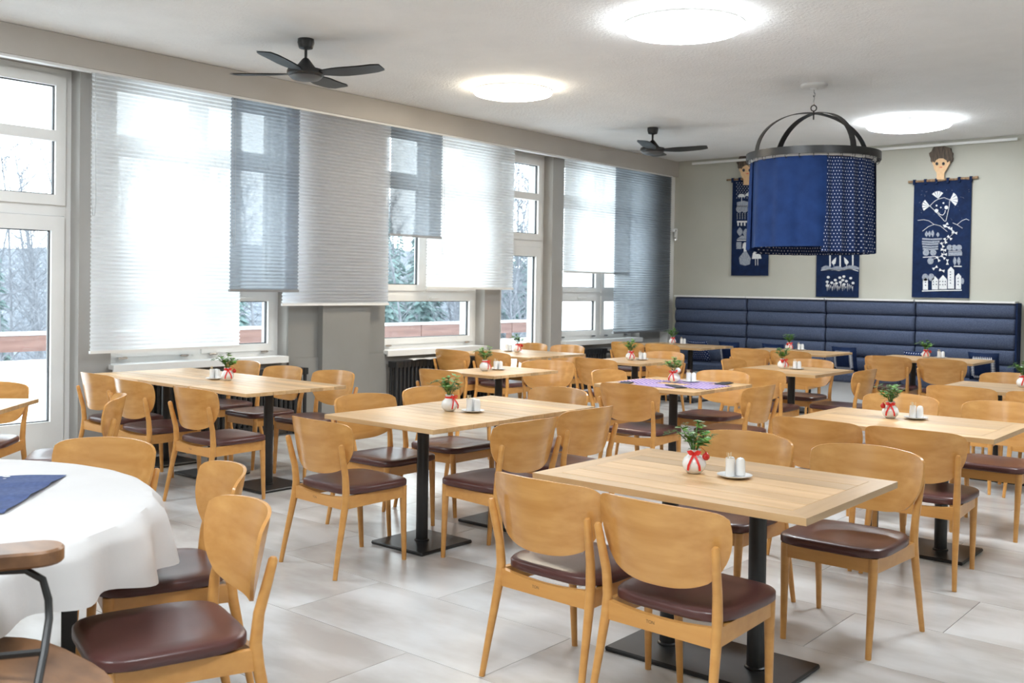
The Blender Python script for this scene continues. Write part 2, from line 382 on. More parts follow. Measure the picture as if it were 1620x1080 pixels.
def door(n, D, label):
    x0, x1 = D; o = empty('door_%d' % n, ((x0 + x1) / 2, YW, 0), 0, label, None, None, 'structure'); inv = Matrix.Translation(-Vector(o.location))
    m = MB(); frame_rect(m, x0, x1, .0, 3.28, .055, YF0, YF1); m.box(x0 + .055, x1 - .055, YF0, YF1, 2.05, 2.14)
    a = m.build('frame', M['white'], o); a.matrix_parent_inverse = inv
    t = sash(o, x0 + .055, x1 - .055, 2.14, 3.225, .085, 'transom_sash'); t.matrix_parent_inverse = inv
    b = MB().box(x0 + .14, x1 - .14, YF0 - .02, YF1 - .02, 2.675, 2.765).build('glazing_bar', M['white'], t)
    s = MB(); xa, xb = x0 + .06, x1 - .06
    s.box(xa, xa + .11, YF0 - .02, YF1 - .02, .02, 2.045); s.box(xb - .11, xb, YF0 - .02, YF1 - .02, .02, 2.045)
    s.box(xa + .11, xb - .11, YF0 - .02, YF1 - .02, .02, .32); s.box(xa + .11, xb - .11, YF0 - .02, YF1 - .02, 1.925, 2.045)
    l = s.build('leaf', M['white'], o); l.matrix_parent_inverse = inv
    g = MB(); frame_rect(g, xa + .11, xb - .11, .32, 1.925, .008, YF0 + .012, YF0 + .04); g.build('gasket', M['gasket'], l)
    MB().box(xa + .112, xb - .112, YF0 + .02, YF0 + .032, .322, 1.923).build('pane', M['glass'], l)
    handle(l, xa + .05, 1.05, False)
    return o
door(1, D1, 'white glazed terrace door with divided fanlight beside the wide blind')
door(2, D2, 'white glazed terrace door between the second and third windows')

# ------------------------------------------------------------------ pleated blinds
def blind(x0, x1, z0, y, m, label, cords=(), clip=False):
    P, dp = .034, .010; zt = 3.242
    n = int((zt - z0 - .02) / P); P = (zt - z0 - .02) / n
    o = empty('pleated_blind', ((x0 + x1) / 2, y, z0), 0, label, 'blind', 'pleated blinds along the window wall')
    hw = (x1 - x0) / 2; mb = MB()
    for i in range(2 * n + 1):
        z = .02 + i * P / 2; yy = dp if i % 2 else -dp
        mb.v += [(-hw, yy, z), (hw, yy, z)]
    for i in range(2 * n): mb.f.append((2 * i, 2 * i + 1, 2 * i + 3, 2 * i + 2))
    mb.build('pleated_fabric', m, o, fix=False)
    MB().box(-hw - .004, hw + .004, -.013, .013, -.004, .02).build('bottom_rail', M['greymetal'] if m is M['blind_grey'] else M['whitemetal'], o)
    for cx, cz in cords:
        a = cx - (x0 + x1) / 2
        MB().tube([(a, -.02, 3.24 - z0), (a + .004, -.022, cz + .1 - z0), (a + .016, -.022, cz - z0), (a + .03, -.022, cz + .005 - z0), (a + .04, -.022, cz + .1 - z0), (a + .03, -.02, 3.24 - z0)], .0022, 5).build('cord_loop', M['greymetal'], o)
    return o
blind(4.14, 5.61, .90, 8.058, M['blind_white'], 'wide white pleated blind drawn almost down to the window sill', [(4.13, 2.05)])
blind(5.475, 6.27, 1.43, 8.030, M['blind_grey'], 'dark grey pleated blind overlapping the widest white blind', [(5.48, 1.85)])
blind(6.10, 7.52, 1.295, 8.058, M['blind_taupe'], 'pearl white pleated blind hanging in front of the grey pillar')
blind(7.505, 8.31, 2.055, 8.030, M['blind_grey'], 'short dark grey pleated blind ending high above the pale window sash')
blind(8.11, 9.65, 1.48, 8.058, M['blind_white'], 'white pleated blind hanging half across the second terrace door', [(8.33, 1.87)])
blind(10.70, 12.28, 1.72, 8.058, M['blind_white'], 'white pleated blind covering the upper half of third window')
blind(11.87, 13.40, .87, 8.030, M['blind_grey'], 'dark grey pleated blind hanging low beside the end wall')

# ------------------------------------------------------------------ radiators
def radiator(x0, n, label):
    o = empty('radiator', (x0, 8.085, 0), 0, label, 'radiator', 'black cast iron radiators under the windows')
    me = MB().tube([(0, -.045, .09), (0, -.045, .62)], .019, 8).tube([(0, .045, .09), (0, .045, .62)], .019, 8)
    me.box(-.026, .026, -.066, .066, .60, .665).box(-.026, .026, -.066, .066, .075, .13)
    mesh = me.mesh('section', M['iron'], smooth=True)
    for i in range(n): link('section', mesh, o, (.03 + i * .06, 0, 0))
    for i in (1, n - 2): MB().box(i * .06 + .01, i * .06 + .05, -.04, .04, 0, .08).build('foot', M['iron'], o)
    return o
radiator(4.55, 31, 'black cast iron radiator behind the long window table')
radiator(7.62, 28, 'black cast iron radiator beside the grey pillar')
radiator(10.95, 13, 'short black radiator under the third window, nearer the terrace door')
radiator(12.12, 14, 'short black radiator under the third window, nearer the banquette')
o = setp(MB().tube([(11.75, 8.085, .60), (11.83, 8.085, .61), (11.90, 8.09, .60), (11.95, 8.10, .56), (11.96, 8.10, .3), (11.96, 8.10, .0)], .017, 8).tube([(11.90, 8.09, .60), (12.1, 8.085, .61)], .015, 8).build('heating_pipe', M['iron'], smooth=True), 'black heating pipe between the two short radiators', 'pipe')
v = empty('radiator_valve', (12.045, 8.05, .42), 0, 'small white thermostat valve on the black heating pipe', 'valve')
MB().box(-.03, .03, -.03, .03, 0, .10).build('valve_head', M['whitemetal'], v, bevel=.006); MB().box(-.022, .022, -.034, -.03, .03, .07).build('dial', M['greymetal'], v)
o = MB().grid(lambda a, b: (7.85 + a * .75 + .02 * sin(9 * b), 7.985 + b * .15, .668 + .012 * abs(sin(a * 9 + b * 3)) + .006), 24, 6).build('folded_cloth', M['cloth'], smooth=True)
setp(o, 'white cloth lying folded on the radiator beside the pillar', 'cloth')

# ------------------------------------------------------------------ banquette
ys = [7.93, 6.72, 5.53, 4.32, 3.10]
blabel = ['blue channelled banquette section next to the window corner', 'blue banquette section between the window end section and the middle hanging',
          'blue banquette section below the middle wall hanging', 'blue banquette section at the open end below the kite hanging']
for i in range(4):
    ya, yb = ys[i + 1], ys[i]; L = yb - ya
    o = empty('banquette', (13.33, (ya + yb) / 2, 0), 0, blabel[i], 'banquette', 'blue banquette sections along the end wall')
    hw = L / 2 - .006
    MB().box(.10, .218, -hw, hw, .02, 1.40).build('back_panel', M['navy'], o)
    MB().box(.03, .225, -hw + .01, hw, 1.405, 1.428).build('cap', M['white'], o)
    zs = [.44, .635, .825, 1.02, 1.215, 1.405]
    for k in range(5):
        z0, z1 = zs[k], zs[k + 1]; prof = []
        for t in range(9):
            q = PI * t / 8; prof.append((-.075 * sin(q) ** .6 + .11 if 0 < t < 8 else .11, z0 + (z1 - z0) * (1 - cos(q)) / 2))
        m = MB(); ne = 6; base = 0; rows = []
        for e, (yy, sc) in enumerate([(-hw, .35), (-hw + .012, .85), (-hw + .035, 1), (hw - .035, 1), (hw - .012, .85), (hw, .35)]):
            rows.append([(.11 - (.11 - px) * sc - .06 * (sc - .35) / .65 * 0, yy, (pz - (z0 + z1) / 2) * (.92 + .08 * sc) + (z0 + z1) / 2) for px, pz in prof])
        for r in rows: m.v += r
        for e in range(5):
            for t in range(8): a = e * 9 + t; m.f.append((a, a + 1, a + 10, a + 9))
        m.f.append(tuple(range(9))); m.f.append(tuple(range(45, 54))[::-1])
        m.build('bolster_roll', M['bluefab'], o, smooth=60)
    MB().box(-.48, .10, -hw, hw, .33, .45).build('seat', M['bluefab'], o, smooth=True, bevel=.025)
    MB().box(-.42, .20, -hw + .01, hw - .01, 0, .33).build('plinth', M['render'], o)
    if i == 3: MB().box(.03, .222, -hw - .022, -hw - .001, .02, 1.41).build('end_panel', M['navy'], o)

def cushion(y, z, tilt, dots, label, s=.33, rx=0):
    o = empty('cushion', (13.16, y * 1.008, .452), 0, label, 'cushion', 'scatter cushions on the banquette')
    T = Matrix.Translation((-.02, 0, s / 2 - .008 + (0.0))) @ Matrix.Rotation(rad(tilt), 4, 'Y') @ Matrix.Rotation(rad(rx), 4, 'X')
    m = MB(); n = 12
    for sgn in (1, -1):
        def fn(a, b, sgn=sgn):
            u, v = 2 * a - 1, 2 * b - 1; k = (1 - u ** 4) * (1 - v ** 4)
            return T @ Vector((sgn * .075 * k ** .6, u * s / 2 * (1 - .05 * (1 - v * v)), v * s / 2 * (1 - .05 * (1 - u * u))))
        m.grid(fn, n, n)
    cv = m.build('cover', M['dots'] if dots else M['navy'], o, smooth=60); ul = cv.data.uv_layers.new(name='UVMap')
    for lp in cv.data.loops:
        kk = lp.vertex_index % ((n + 1) * (n + 1)); ul.data[lp.index].uv = (kk // (n + 1) / n * s, kk % (n + 1) / n * s)
    t = MB(); nn = 11; h = s / 2 * .93
    for side in range(4):
        for k in range(nn):
            h2 = h - .055; a = -h2 + (k + .5) * 2 * h2 / nn; d = h2 / nn * .9
            for (p0, p1, p2) in (((a - d, h - .055), (a + d, h - .055), (a, h - .022)), ((a - d, h - .051), (a, h - .075), (a + d, h - .051))):
                pts = []
                for (u, v) in (p0, p1, p2):
                    for _ in range(side): u, v = -v, u
                    k4 = max(0, (1 - (u * 2 / s) ** 4) * (1 - (v * 2 / s) ** 4))
                    pts.append(T @ Vector((-.075 * k4 ** .6 - .004, u, v)))
                t.add(pts, [(0, 1, 2)])
    if not dots: t.build('zigzag_trim', M['lace'], o, fix=False)
    # rest on the seat
    zmin = min((v[2]) for v in m.v); xs = max(v[0] for v in m.v)
    for ch in o.children: ch.location.z = -zmin + .002; ch.location.x = .04 - xs
    return o
cushion(7.27, .57, -18, True, 'small dotted blue cushion nearest the window corner')
cushion(6.77, .55, -16, False, 'navy cushion with pale zigzag trim beside the dotted window corner cushion')
cushion(6.10, .60, -14, False, 'navy zigzag cushion half hidden behind the pair of chairs')
cushion(5.09, .64, -15, False, 'navy zigzag cushion standing below the middle wall hanging', .34)
cushion(4.15, .58, -15, True, 'dotted blue cushion below the kite wall hanging')
cushion(3.36, .62, -15, False, 'navy zigzag cushion at the open end of the banquette', .36)

# ------------------------------------------------------------------ wall hangings
XH = 13.545
def hanging_base(label, px_l, px_r, top, bot, rod, head=None, rodshow=True):
    yl, zt = atx(px_l, top, XH); yr, _ = atx(px_r, top, XH); _, zb = atx((px_l + px_r) / 2, bot, XH)
    o = empty('wall_hanging', (XH, (yl + yr) / 2, zb), 0, label, 'wall hanging', 'indigo printed wall hangings on the end wall')
    inv = Matrix.Translation(-Vector(o.location))
    def B(mb, name, m, par=None, **k):
        q = mb.build(name, m, par or o, **k)
        if par is None: q.matrix_parent_inverse = inv
        return q
    n = 16
    B(MB().grid(lambda a, b: (XH - .012 - .004 * sin(a * 7 + b * 2), yl + (yr - yl) * a, zb + (zt - .02 - zb) * b), n, 20).grid(lambda a, b: (XH - .006 - .004 * sin(a * 7 + b * 2), yl + (yr - yl) * a, zb + (zt - .02 - zb) * b), n, 20), 'cloth', M['navy'], smooth=True)
    if rod:
        ya, za = atx(rod[0], rod[1], XH); yb, zb2 = atx(rod[2], rod[3], XH); k = 9
        B(MB().tube([(XH - .02, ya + (yb - ya) * t / k, za + (zb2 - za) * t / k + .004 * sin(t * 3)) for t in range(k + 1)], [.016 + .003 * sin(5 * t) for t in range(k + 1)], 8), 'rod', M['bark'], smooth=True)
        for t in range(6):
            yy = yl + (yr - yl) * (t + .05) / 5.1; zz = za + (zb2 - za) * (yy - ya) / (yb - ya)
            B(MB().box(XH - .042, XH, yy - .016, yy + .016, zz - .045, zz + .022), 'loop_tab', M['navy'])
    return o, B
def Pm(o, pts, m, B, name='print', d=.0015):
    pass
class Print(MB):
    def flush(s, B, name, m, stuff=False):
        if s.v:
            q_ = Print(); q_.v, q_.f = s.v, s.f; s.v, s.f = [], []
            ob = B(q_, name, m)
            if stuff: ob['kind'] = 'stuff'
            return ob
    """flat resist print: outlines placed on the cloth plane, 1.5 mm proud"""
    def pt(s, px, py): return atx(px, py, XH - .017)
    def poly(s, pts): return s.prism([s.pt(*p) for p in pts], lambda a, b, d: (XH - .0175 - d, a, b), .0012)
    def disc(s, x, y, r, ry=None, n=10): return s.poly([(x + r * cos(2 * PI * k / n), y + (ry or r) * sin(2 * PI * k / n)) for k in range(n)])
    def line(s, pts, w=.6):
        for (x0, y0), (x1, y1) in zip(pts[:-1], pts[1:]):
            L = math.hypot(x1 - x0, y1 - y0) or 1; nx, ny = -(y1 - y0) / L * w / 2, (x1 - x0) / L * w / 2
            s.poly([(x0 + nx, y0 + ny), (x1 + nx, y1 + ny), (x1 - nx, y1 - ny), (x0 - nx, y0 - ny)])
    def bow(s, x, y, ang, r=2.6):
        c_, s_ = cos(rad(ang)), sin(rad(ang))
        R = lambda a, b: (x + a * c_ - b * s_, y + a * s_ + b * c_)
        s.poly([R(0, -.3), R(r, -r * .55), R(r, r * .55), R(0, .3)]); s.poly([R(0, .3), R(-r, r * .55), R(-r, -r * .55), R(0, -.3)])
    def leaf(s, x, y, w, h): s.poly([(x + w * sin(PI * t / 5), y - h * t / 5) for t in range(6)] + [(x - w * sin(PI * t / 5), y - h * t / 5) for t in range(4, 0, -1)])

def head(B, o, cx, cy, s, look=0):
    """painted wooden head with brushed hair; pixel frame 8.3 px per photo px (crop of the kite hanging)"""
    def P(u, v): return atx(cx + u * s, cy + v * s, XH)
    E = lambda x0: (lambda a, b, d: (XH - x0 - d, a, b))
    n = 26; hp = []
    for k in range(n):
        q = 2 * PI * k / n; r = 1 + (.07 * ((k * 7) % 3 - 1)) * (1 if sin(q) < .3 else .3)
        hp.append(P(19 * cos(q) * r, -17 + 17 * sin(q) * r))
    h = B(MB().prism(hp, E(.004), .028), 'hair', M['hair'])
    fp = [P(*p) for p in [(-7, 20), (-7, 10), (-11, 4), (-12.5, -3), (-14, -4), (-13.5, -8), (-10, -6), (-8, -10), (-3, -13), (3, -13), (8, -10), (9.5, -6), (13.5, -9), (14, -5), (12, -2), (9, 4), (5, 10), (5, 20)]]
    f = B(MB().prism(fp, E(.034), .012), 'face', M['skin'])
    for ex in (-6.5, 3.8):
        MB().prism([P(ex + 2.3 * cos(2 * PI * k / 10), -4.5 + 2.6 * sin(2 * PI * k / 10)) for k in range(10)], E(.047), .002).build('eye', M['darkcloth'], f)
    MB().prism([P(-3.5, 1), P(0, .2), P(2, .6), P(2, 1.4), P(-1, 1.6)], E(.047), .002).build('mouth', M['red'], f)
    return h

# kite hanging
o, B = hanging_base('tall indigo hanging printed with a smiling kite above white houses', 1447, 1538, 284, 471, (1438, 288, 1548, 281))
head(B, o, 1490.5, 264, 1.0)
q = Print()
WM, GM = M['motif'], M['motif_grey']
cx = lambda x, y: (1430 + x / 8.308, 230 + y / 8.308)     # crop 2 pixels
cy = lambda x, y: (1430 + x / 8.308, 350 + y / 8.308)     # crop 3 pixels
for fan, a0, a1, r in (((340, 795), 140, 235, 100), ((605, 715), -65, 50, 105), ((450, 700), 215, 315, 100)):
    for k in range(4):
        a, b = rad(a0 + (a1 - a0) * k / 4 + 2), rad(a0 + (a1 - a0) * (k + 1) / 4 - 3)
        q.poly([cx(*fan), cx(fan[0] + r * cos(a), fan[1] + r * sin(a)), cx(fan[0] + r * cos(b), fan[1] + r * sin(b))])
    q.flush(B, 'printed_tassel', WM)
q.line([cx(*p) for p in [(340, 795), (400, 735), (450, 705), (530, 685), (605, 715), (590, 830), (550, 1000)]], .7); q.line([cx(*p) for p in [(340, 795), (430, 880), (540, 1000)]], .7)
q.flush(B, 'printed_kite_outline', WM)
for p, r in (((428, 858), 25), ((558, 815), 25)): q.disc(*cx(*p), r / 8.308); q.flush(B, 'printed_cheek', WM)
for p, r in (((430, 790), 12), ((520, 757), 12)): q.disc(*cx(*p), r / 8.308); q.flush(B, 'printed_eye', WM)
q.disc(*cx(486, 815), 1.2); q.flush(B, 'printed_nose', WM)
q.line([cx(*p) for p in [(450, 880), (480, 910), (515, 915), (540, 880), (545, 850)]], 1.0); q.flush(B, 'printed_smile', WM)
for L in ([cx(*p) for p in [(180, 985), (260, 975), (330, 990), (400, 1040)]], [cx(*p) for p in [(700, 1040), (760, 990), (820, 965), (860, 985)]],
          [cy(*p) for p in [(245, 130), (320, 70), (400, 40), (480, 60), (570, 135)]], [cy(*p) for p in [(640, 20), (700, 45), (770, 90)]]):
    q.line(L, .6); q.flush(B, 'printed_hill_line', WM)
for k in range(46): q.disc(*cx(190 + random.random() * 680, 560 + random.random() * 420), .28, n=4)
q.flush(B, 'printed_stars', WM, True)
for (x, y, a) in ((550, 45, -30), (570, 75, 20), (635, 115, 60), (665, 150, 10), (600, 215, 40), (545, 255, 70), (505, 310, 60), (520, 375, 10), (530, 435, 0), (515, 470, 40), (450, 495, 60), (572, 535, 90), (410, 610, -30), (500, 645, 15)):
    q.bow(*cy(x, y), a, 4.2); q.flush(B, 'printed_bow', WM)
q.line([cy(*p) for p in [(560, 60), (660, 150), (590, 215), (500, 300), (530, 430), (440, 480), (330, 510)]], .5); q.flush(B, 'printed_kite_tail', WM)
for x, h in ((297, 80), (337, 85), (379, 95), (447, 65)): q.leaf(*cy(x, 207), 2.4, h / 8.308); q.flush(B, 'printed_tree', GM)
for k, (y, x0, x1) in enumerate(((230, 242, 500), (265, 238, 470), (295, 240, 455), (330, 245, 450), (360, 248, 450))): q.line([cy(x0, y), cy((x0 + x1) / 2, y + 8), cy(x1, y)], 2.6); q.flush(B, 'printed_field', GM)
for x in (290, 385): q.disc(*cy(x, 410), 5.2); q.flush(B, 'printed_bush', GM)
q.line([cy(250, 472), cy(430, 462)], 1.2); q.flush(B, 'printed_ground', WM); q.disc(*cy(350, 520), 5, 5.5); q.flush(B, 'printed_bush', GM)
for x in (600, 660, 725): q.disc(*cy(x, 345), 4.6); q.flush(B, 'printed_bush', GM)
q.line([cy(585, 430), cy(765, 425)], 5.5); q.flush(B, 'printed_field', GM); q.line([cy(585, 395), cy(760, 390)], .8); q.flush(B, 'printed_ground', WM)
for x in (668, 722): q.leaf(*cy(x, 580), 2.8, 14); q.flush(B, 'printed_tree', GM)
q.line([cy(655, 590), cy(760, 592)], 1.6); q.flush(B, 'printed_ground', WM)
wn = Print()
def wpoly(x, y):
    a, b = cy(x, y); wn.prism([wn.pt(a + .75 * sx, b + .9 * sy) for sx, sy in ((-1, -1), (1, -1), (1, 1), (-1, 1))], lambda u, v, d: (XH - .0188 - d, u, v), .001)
wins = ([(285, (800, 840))], [(388, (795, 830)), (428, (790, 828))], [(475, (790, 832)), (512, (790, 832)), (545, (790, 832))], [(612, (665, 700, 735, 772, 812))], [(714, (748, 790, 830))])
for (x0, x1, yt, yb), ww in zip(((250, 316, 740, 900), (368, 450, 720, 895), (462, 566, 705, 890), (577, 660, 595, 885), (682, 752, 682, 890)), wins):
    ye = yt + (x1 - x0) * .55; q.poly([cy(x0, yb), cy(x0, ye), cy((x0 + x1) / 2, yt), cy(x1, ye), cy(x1, yb)]); hs_ = q.flush(B, 'printed_house', WM)
    for x, yy in ww:
        for y in yy: wpoly(x, y)
    w_ob = wn.flush(B, 'printed_windows', M['navy'], True)
for x in (280, 360): q.disc(*cy(x, 735), 5, 6); q.flush(B, 'printed_bush', GM)
q.line([cy(240, 915), cy(500, 908), cy(760, 905)], 1.6); q.flush(B, 'printed_ground', WM); q.disc(*cy(770, 785), 2.6, 5); q.flush(B, 'printed_bush', GM)
B(MB().tube([(XH - .02, atx(1493, 240, XH)[0], atx(1493, 246, XH)[1]), (XH - .03, atx(1493, 240, XH)[0], 3.43)], .002, 5), 'hanging_wire', M['chrome'])

# rain hanging (left)
o, B = hanging_base('indigo hanging printed with falling rain and a girl in dotted skirt', 1160, 1219, 284, 436, (1151, 285, 1225, 280))
head(B, o, 1185, 274, .95)
q = Print(); cz = lambda x, y: (1140 + x / 5.4, 240 + y / 5.4)
for r in range(9):
    for k in range(12): q.line([cz(140 + k * 22 + (r % 2) * 10, 262 + r * 16), cz(136 + k * 22 + (r % 2) * 10, 269 + r * 16)], .7)
for r in range(4):
    for k in range(12): q.line([cz(145 + k * 22, 525 + r * 14), cz(141 + k * 22, 532 + r * 14)], .7)
q.flush(B, 'printed_rain', WM, True)
for x, y in ((180, 375), (240, 365), (310, 375)):
    q.poly([cz(x + 30 * cos(PI + PI * t / 8), y + 12 + 28 * sin(PI + PI * t / 8)) for t in range(9)]); q.line([cz(x, y + 10), cz(x, y + 60)], .7); q.flush(B, 'printed_umbrella', WM)
q.poly([cz(140, 470), cz(140, 430), cz(200, 418), cz(280, 440), cz(400, 430), cz(400, 470)]); q.flush(B, 'printed_hill', GM)
for x in (160, 205, 270, 330): q.disc(*cz(x, 490), 5.2, 5.8); q.flush(B, 'printed_bush', GM)
q.line([cz(140, 597), cz(400, 597)], 2.6)
for k in range(9): q.line([cz(150 + k * 28, 600), cz(150 + k * 28, 632)], 2.2)
q.flush(B, 'printed_fence', WM)
for x, y in ((165, 680), (215, 690), (260, 700), (310, 685), (360, 690)): q.leaf(*cz(x, y + 40), 4.5, 14); q.flush(B, 'printed_tree', GM)
q.poly([cz(140, 745), cz(180, 715), (cz(260, 730)), cz(400, 715), cz(400, 745)]); q.flush(B, 'printed_meadow', GM)
q.line([cz(140, 755), cz(400, 755)], 1.4); q.flush(B, 'printed_ground', WM)
q.poly([cz(135, 770), cz(178, 770), cz(178, 830), cz(135, 830)]); q.flush(B, 'printed_panel', GM)
q.poly([cz(185, 825), cz(192, 785), cz(205, 772), cz(220, 775), cz(235, 825), cz(222, 828), cz(222, 850), cz(198, 850), cz(198, 826)]); q.flush(B, 'printed_girl', WM)
q.poly([cz(222, 850), cz(258, 910), cz(250, 960), cz(210, 972), cz(165, 960), cz(158, 905), cz(200, 850)]); q.flush(B, 'printed_skirt', GM)
q.poly([cz(275, 870), cz(285, 855), cz(335, 855), cz(350, 912), cz(268, 915)]); q.line([cz(298, 915), cz(298, 970)], .9); q.line([cz(318, 915), cz(318, 970)], .9); q.flush(B, 'printed_child', WM)

# birds hanging (middle, top hidden by the lamp curtain)
o, B = hanging_base('indigo hanging printed with two birds above white flowers', 1295, 1363, 284, 470, (1287, 287, 1370, 281))
head(B, o, 1329, 266, .95)
q = Print(); ca = lambda x, y: (1280 + x / 12, 390 + y / 12)
for x in (398, 590, 830): q.line([ca(x, -500), ca(x, 380)], 2.2); q.flush(B, 'printed_trunk', WM)
for x, sgn in ((470, 1), (710, -1)):
    q.poly([ca(x - 45 * sgn, 300), ca(x - 20 * sgn, 260), ca(x + 45 * sgn, 200), ca(x + 40 * sgn, 270), ca(x + 30 * sgn, 320), ca(x - 10 * sgn, 345)]); q.line([ca(x, 340), ca(x, 375)], .6); q.flush(B, 'printed_bird', WM)
for x0, x1, y in ((235, 420, 400), (420, 660, 410), (650, 950, 395)):
    q.poly([ca(x0 + (x1 - x0) * t / 8, y - 40 * sin(PI * t / 8)) for t in range(9)] + [ca(x1, y + 40), ca(x0, y + 40)]); q.flush(B, 'printed_hill', GM)
q.line([ca(225, 450), ca(420, 430), ca(560, 455), ca(780, 420), ca(935, 465)], 1.0); q.flush(B, 'printed_ground', WM)
for x, y in ((365, 580), (585, 590), (660, 568), (790, 598), (498, 635), (640, 635), (345, 668), (430, 685), (520, 695), (595, 675), (708, 655), (835, 690), (665, 715), (345, 740)): q.disc(*ca(x, y), 2.4, 2.0); q.flush(B, 'printed_flower', WM)
for k in range(16): x = 345 + k * 32; q.poly([ca(x, 850 - (k % 3) * 25), ca(x - 9, 700 + (k % 4) * 20), ca(x + 10, 690 + (k % 4) * 20)]); q.flush(B, 'printed_leaf', WM)

# picture rail and bracket
ya, za = atx(1095, 259, 13.5); yb, zb = atx(1610, 220.5, 13.5)
o = empty('picture_rail', (13.5, (ya + yb) / 2, za), 0, 'slim white picture rail under the ceiling of the end wall', 'rail')
MB().box(-.012, .012, (yb - ya) / 2, (ya - yb) / 2, -.018, .018).build('bar', M['whitemetal'], o, bevel=.004)
for t in range(5): y = (yb - ya) / 2 * (t - 2) / 2.1; MB().box(.012, .06, y - .012, y + .012, -.008, .008).build('bracket', M['whitemetal'], o)
o = empty('wall_bracket', (13.5, 8.01, 2.30), 0, 'small white hinged bracket fixed high beside the low grey blind', 'bracket')
MB().box(.0, .055, -.015, .015, -.02, .16).build('mount', M['whitemetal'], o, bevel=.003)
MB().tube([(.0, 0, .12), (-.06, -.05, .12), (-.10, -.02, .12)], .012, 6).tube([(0, 0, .02), (-.05, -.05, .0), (-.07, -.04, -.04)], .008, 6).build('arm', M['chrome'], o, smooth=True)
MB().lathe([(.0, -.02), (.028, -.02), (.03, .02), (.0, .02)], 10, (-.10, -.03, .12), False).build('knob', M['whitemetal'], o, smooth=True)

# ------------------------------------------------------------------ ceiling lamps, fans, curtain chandelier
def ceiling_lamp(x, y, r, warm, label):
    o = empty('ceiling_lamp', (x, y, ZC), 0, label, 'lamp', 'round ceiling lamps')
    MB().lathe([(r * .55, -.002), (r * .55, -.03), (r * .9, -.03), (r * .9, -.034), (.0, -.034)], 40, cap=False).build('back_plate', M['whitemetal'], o)
    MB().lathe([(r * .80, -.029), (r * .885, -.029)], 40, cap=False).build('backlight', M['halo_warm' if warm else 'halo_cool'], o, fix=False)
    MB().lathe([(r * .99, -.034), (r, -.036), (r, -.05), (r * .985, -.052)], 48, cap=False).build('rim', M['whitemetal'], o, smooth=True)
    MB().lathe([(r * .985, -.036), (r * .985, -.055), (r * .95, -.075), (r * .8, -.09), (r * .5, -.098), (.01, -.10)], 48).build('diffuser', M['lamp_warm' if warm else 'lamp_cool'], o, smooth=True)
ceiling_lamp(6.47, 3.80, .455, False, 'cool white round ceiling lamp on the camera side of the curtain chandelier')
ceiling_lamp(7.62, 6.40, .40, True, 'warm glowing round ceiling lamp between the two black fans')
ceiling_lamp(11.78, 3.92, .47, False, 'cool white round ceiling lamp above the banquette')
for x, y in ((2.0, 6.4), (6.47, .9), (1.16, .9), (-.5, 3.0)):  # unseen lamps added to brighten the room, some following halos on the ceiling
    ceiling_lamp(x, y, .455, False, 'unseen round ceiling lamp added over the entrance side of the room')

def fan(x, y, a0, label):
    o = empty('ceiling_fan', (x, y, ZC), 0, label, 'fan', 'black ceiling fans')
    MB().lathe([(.065, 0), (.068, -.03), (.055, -.075), (.02, -.085)], 20).build('canopy', M['black'], o, smooth=True)
    MB().tube([(0, 0, -.08), (0, 0, -.19)], .012, 8).build('rod', M['black'], o, smooth=True)
    MB().lathe([(.02, -.155), (.03, -.165), (.085, -.235), (.09, -.245), (.145, -.25), (.15, -.262), (.15, -.285), (.135, -.30)], 28).build('motor', M['black'], o, smooth=True)
    MB().lathe([(.13, -.298), (.132, -.305), (.11, -.325), (.06, -.335), (.01, -.337)], 28).build('hub_cover', M['fanhub'], o, smooth=True)
    for k in range(4):
        R = Matrix.Rotation(rad(a0 + 90 * k), 4, 'Z')
        m = MB(); n = 8
        for sgn in (0, 1):
            def fn(a, b, sgn=sgn):
                r = .13 + .54 * a; wdt = (.045 + .05 * min(1, a * 3.2) - .012 * a) * (1 if a < .97 else .75); u = (b - .5) * 2 * wdt
                return R @ Vector((r, u + .015 * sin(PI * a), -.272 - .16 * u * (1 - .3 * a) + .02 * a * a - .009 * sgn))
            m.grid(fn, n, 4)
        m.build('blade', M['black'], o, smooth=True)
fan(5.16, 6.54, -66, 'black ceiling fan above the long table under the first window')
fan(10.55, 6.60, -68, 'black ceiling fan near the banquette corner')

CX, CY = 9.23, 3.97
o = empty('curtain_chandelier', (CX, CY, ZC), 0, 'hanging iron hoop lamp frame draped with plain and dotted indigo curtains', 'chandelier')
MB().lathe([(.125, 0), (.125, -.018), (.11, -.03), (.04, -.035), (.03, -.05)], 24).build('ceiling_rose', M['whitemetal'], o, smooth=True)
MB().tube([(.0, 0, -.04), (0, 0, -.07), (.022, .0, -.085), (.022, 0, -.105), (0, 0, -.115), (-.015, 0, -.105)], .006, 6).tube([(0, 0, -.10), (0.01, 0, -.13), (-.01, 0, -.17), (0.004, 0, -.20), (.014, 0, -.185)], .005, 6).build('hook', M['chrome'], o, smooth=True)
MB().tube([(-.010 * cos(t), .024 * cos(t), -.205 + .028 * sin(t) - .02) for t in [2 * PI * k / 14 for k in range(14)]], .006, 6, closed=True).tube([(0, 0, -.25), (0, 0, -.335)], .007, 6).build('eye_bolt', M['black'], o, smooth=True)
RH = .625
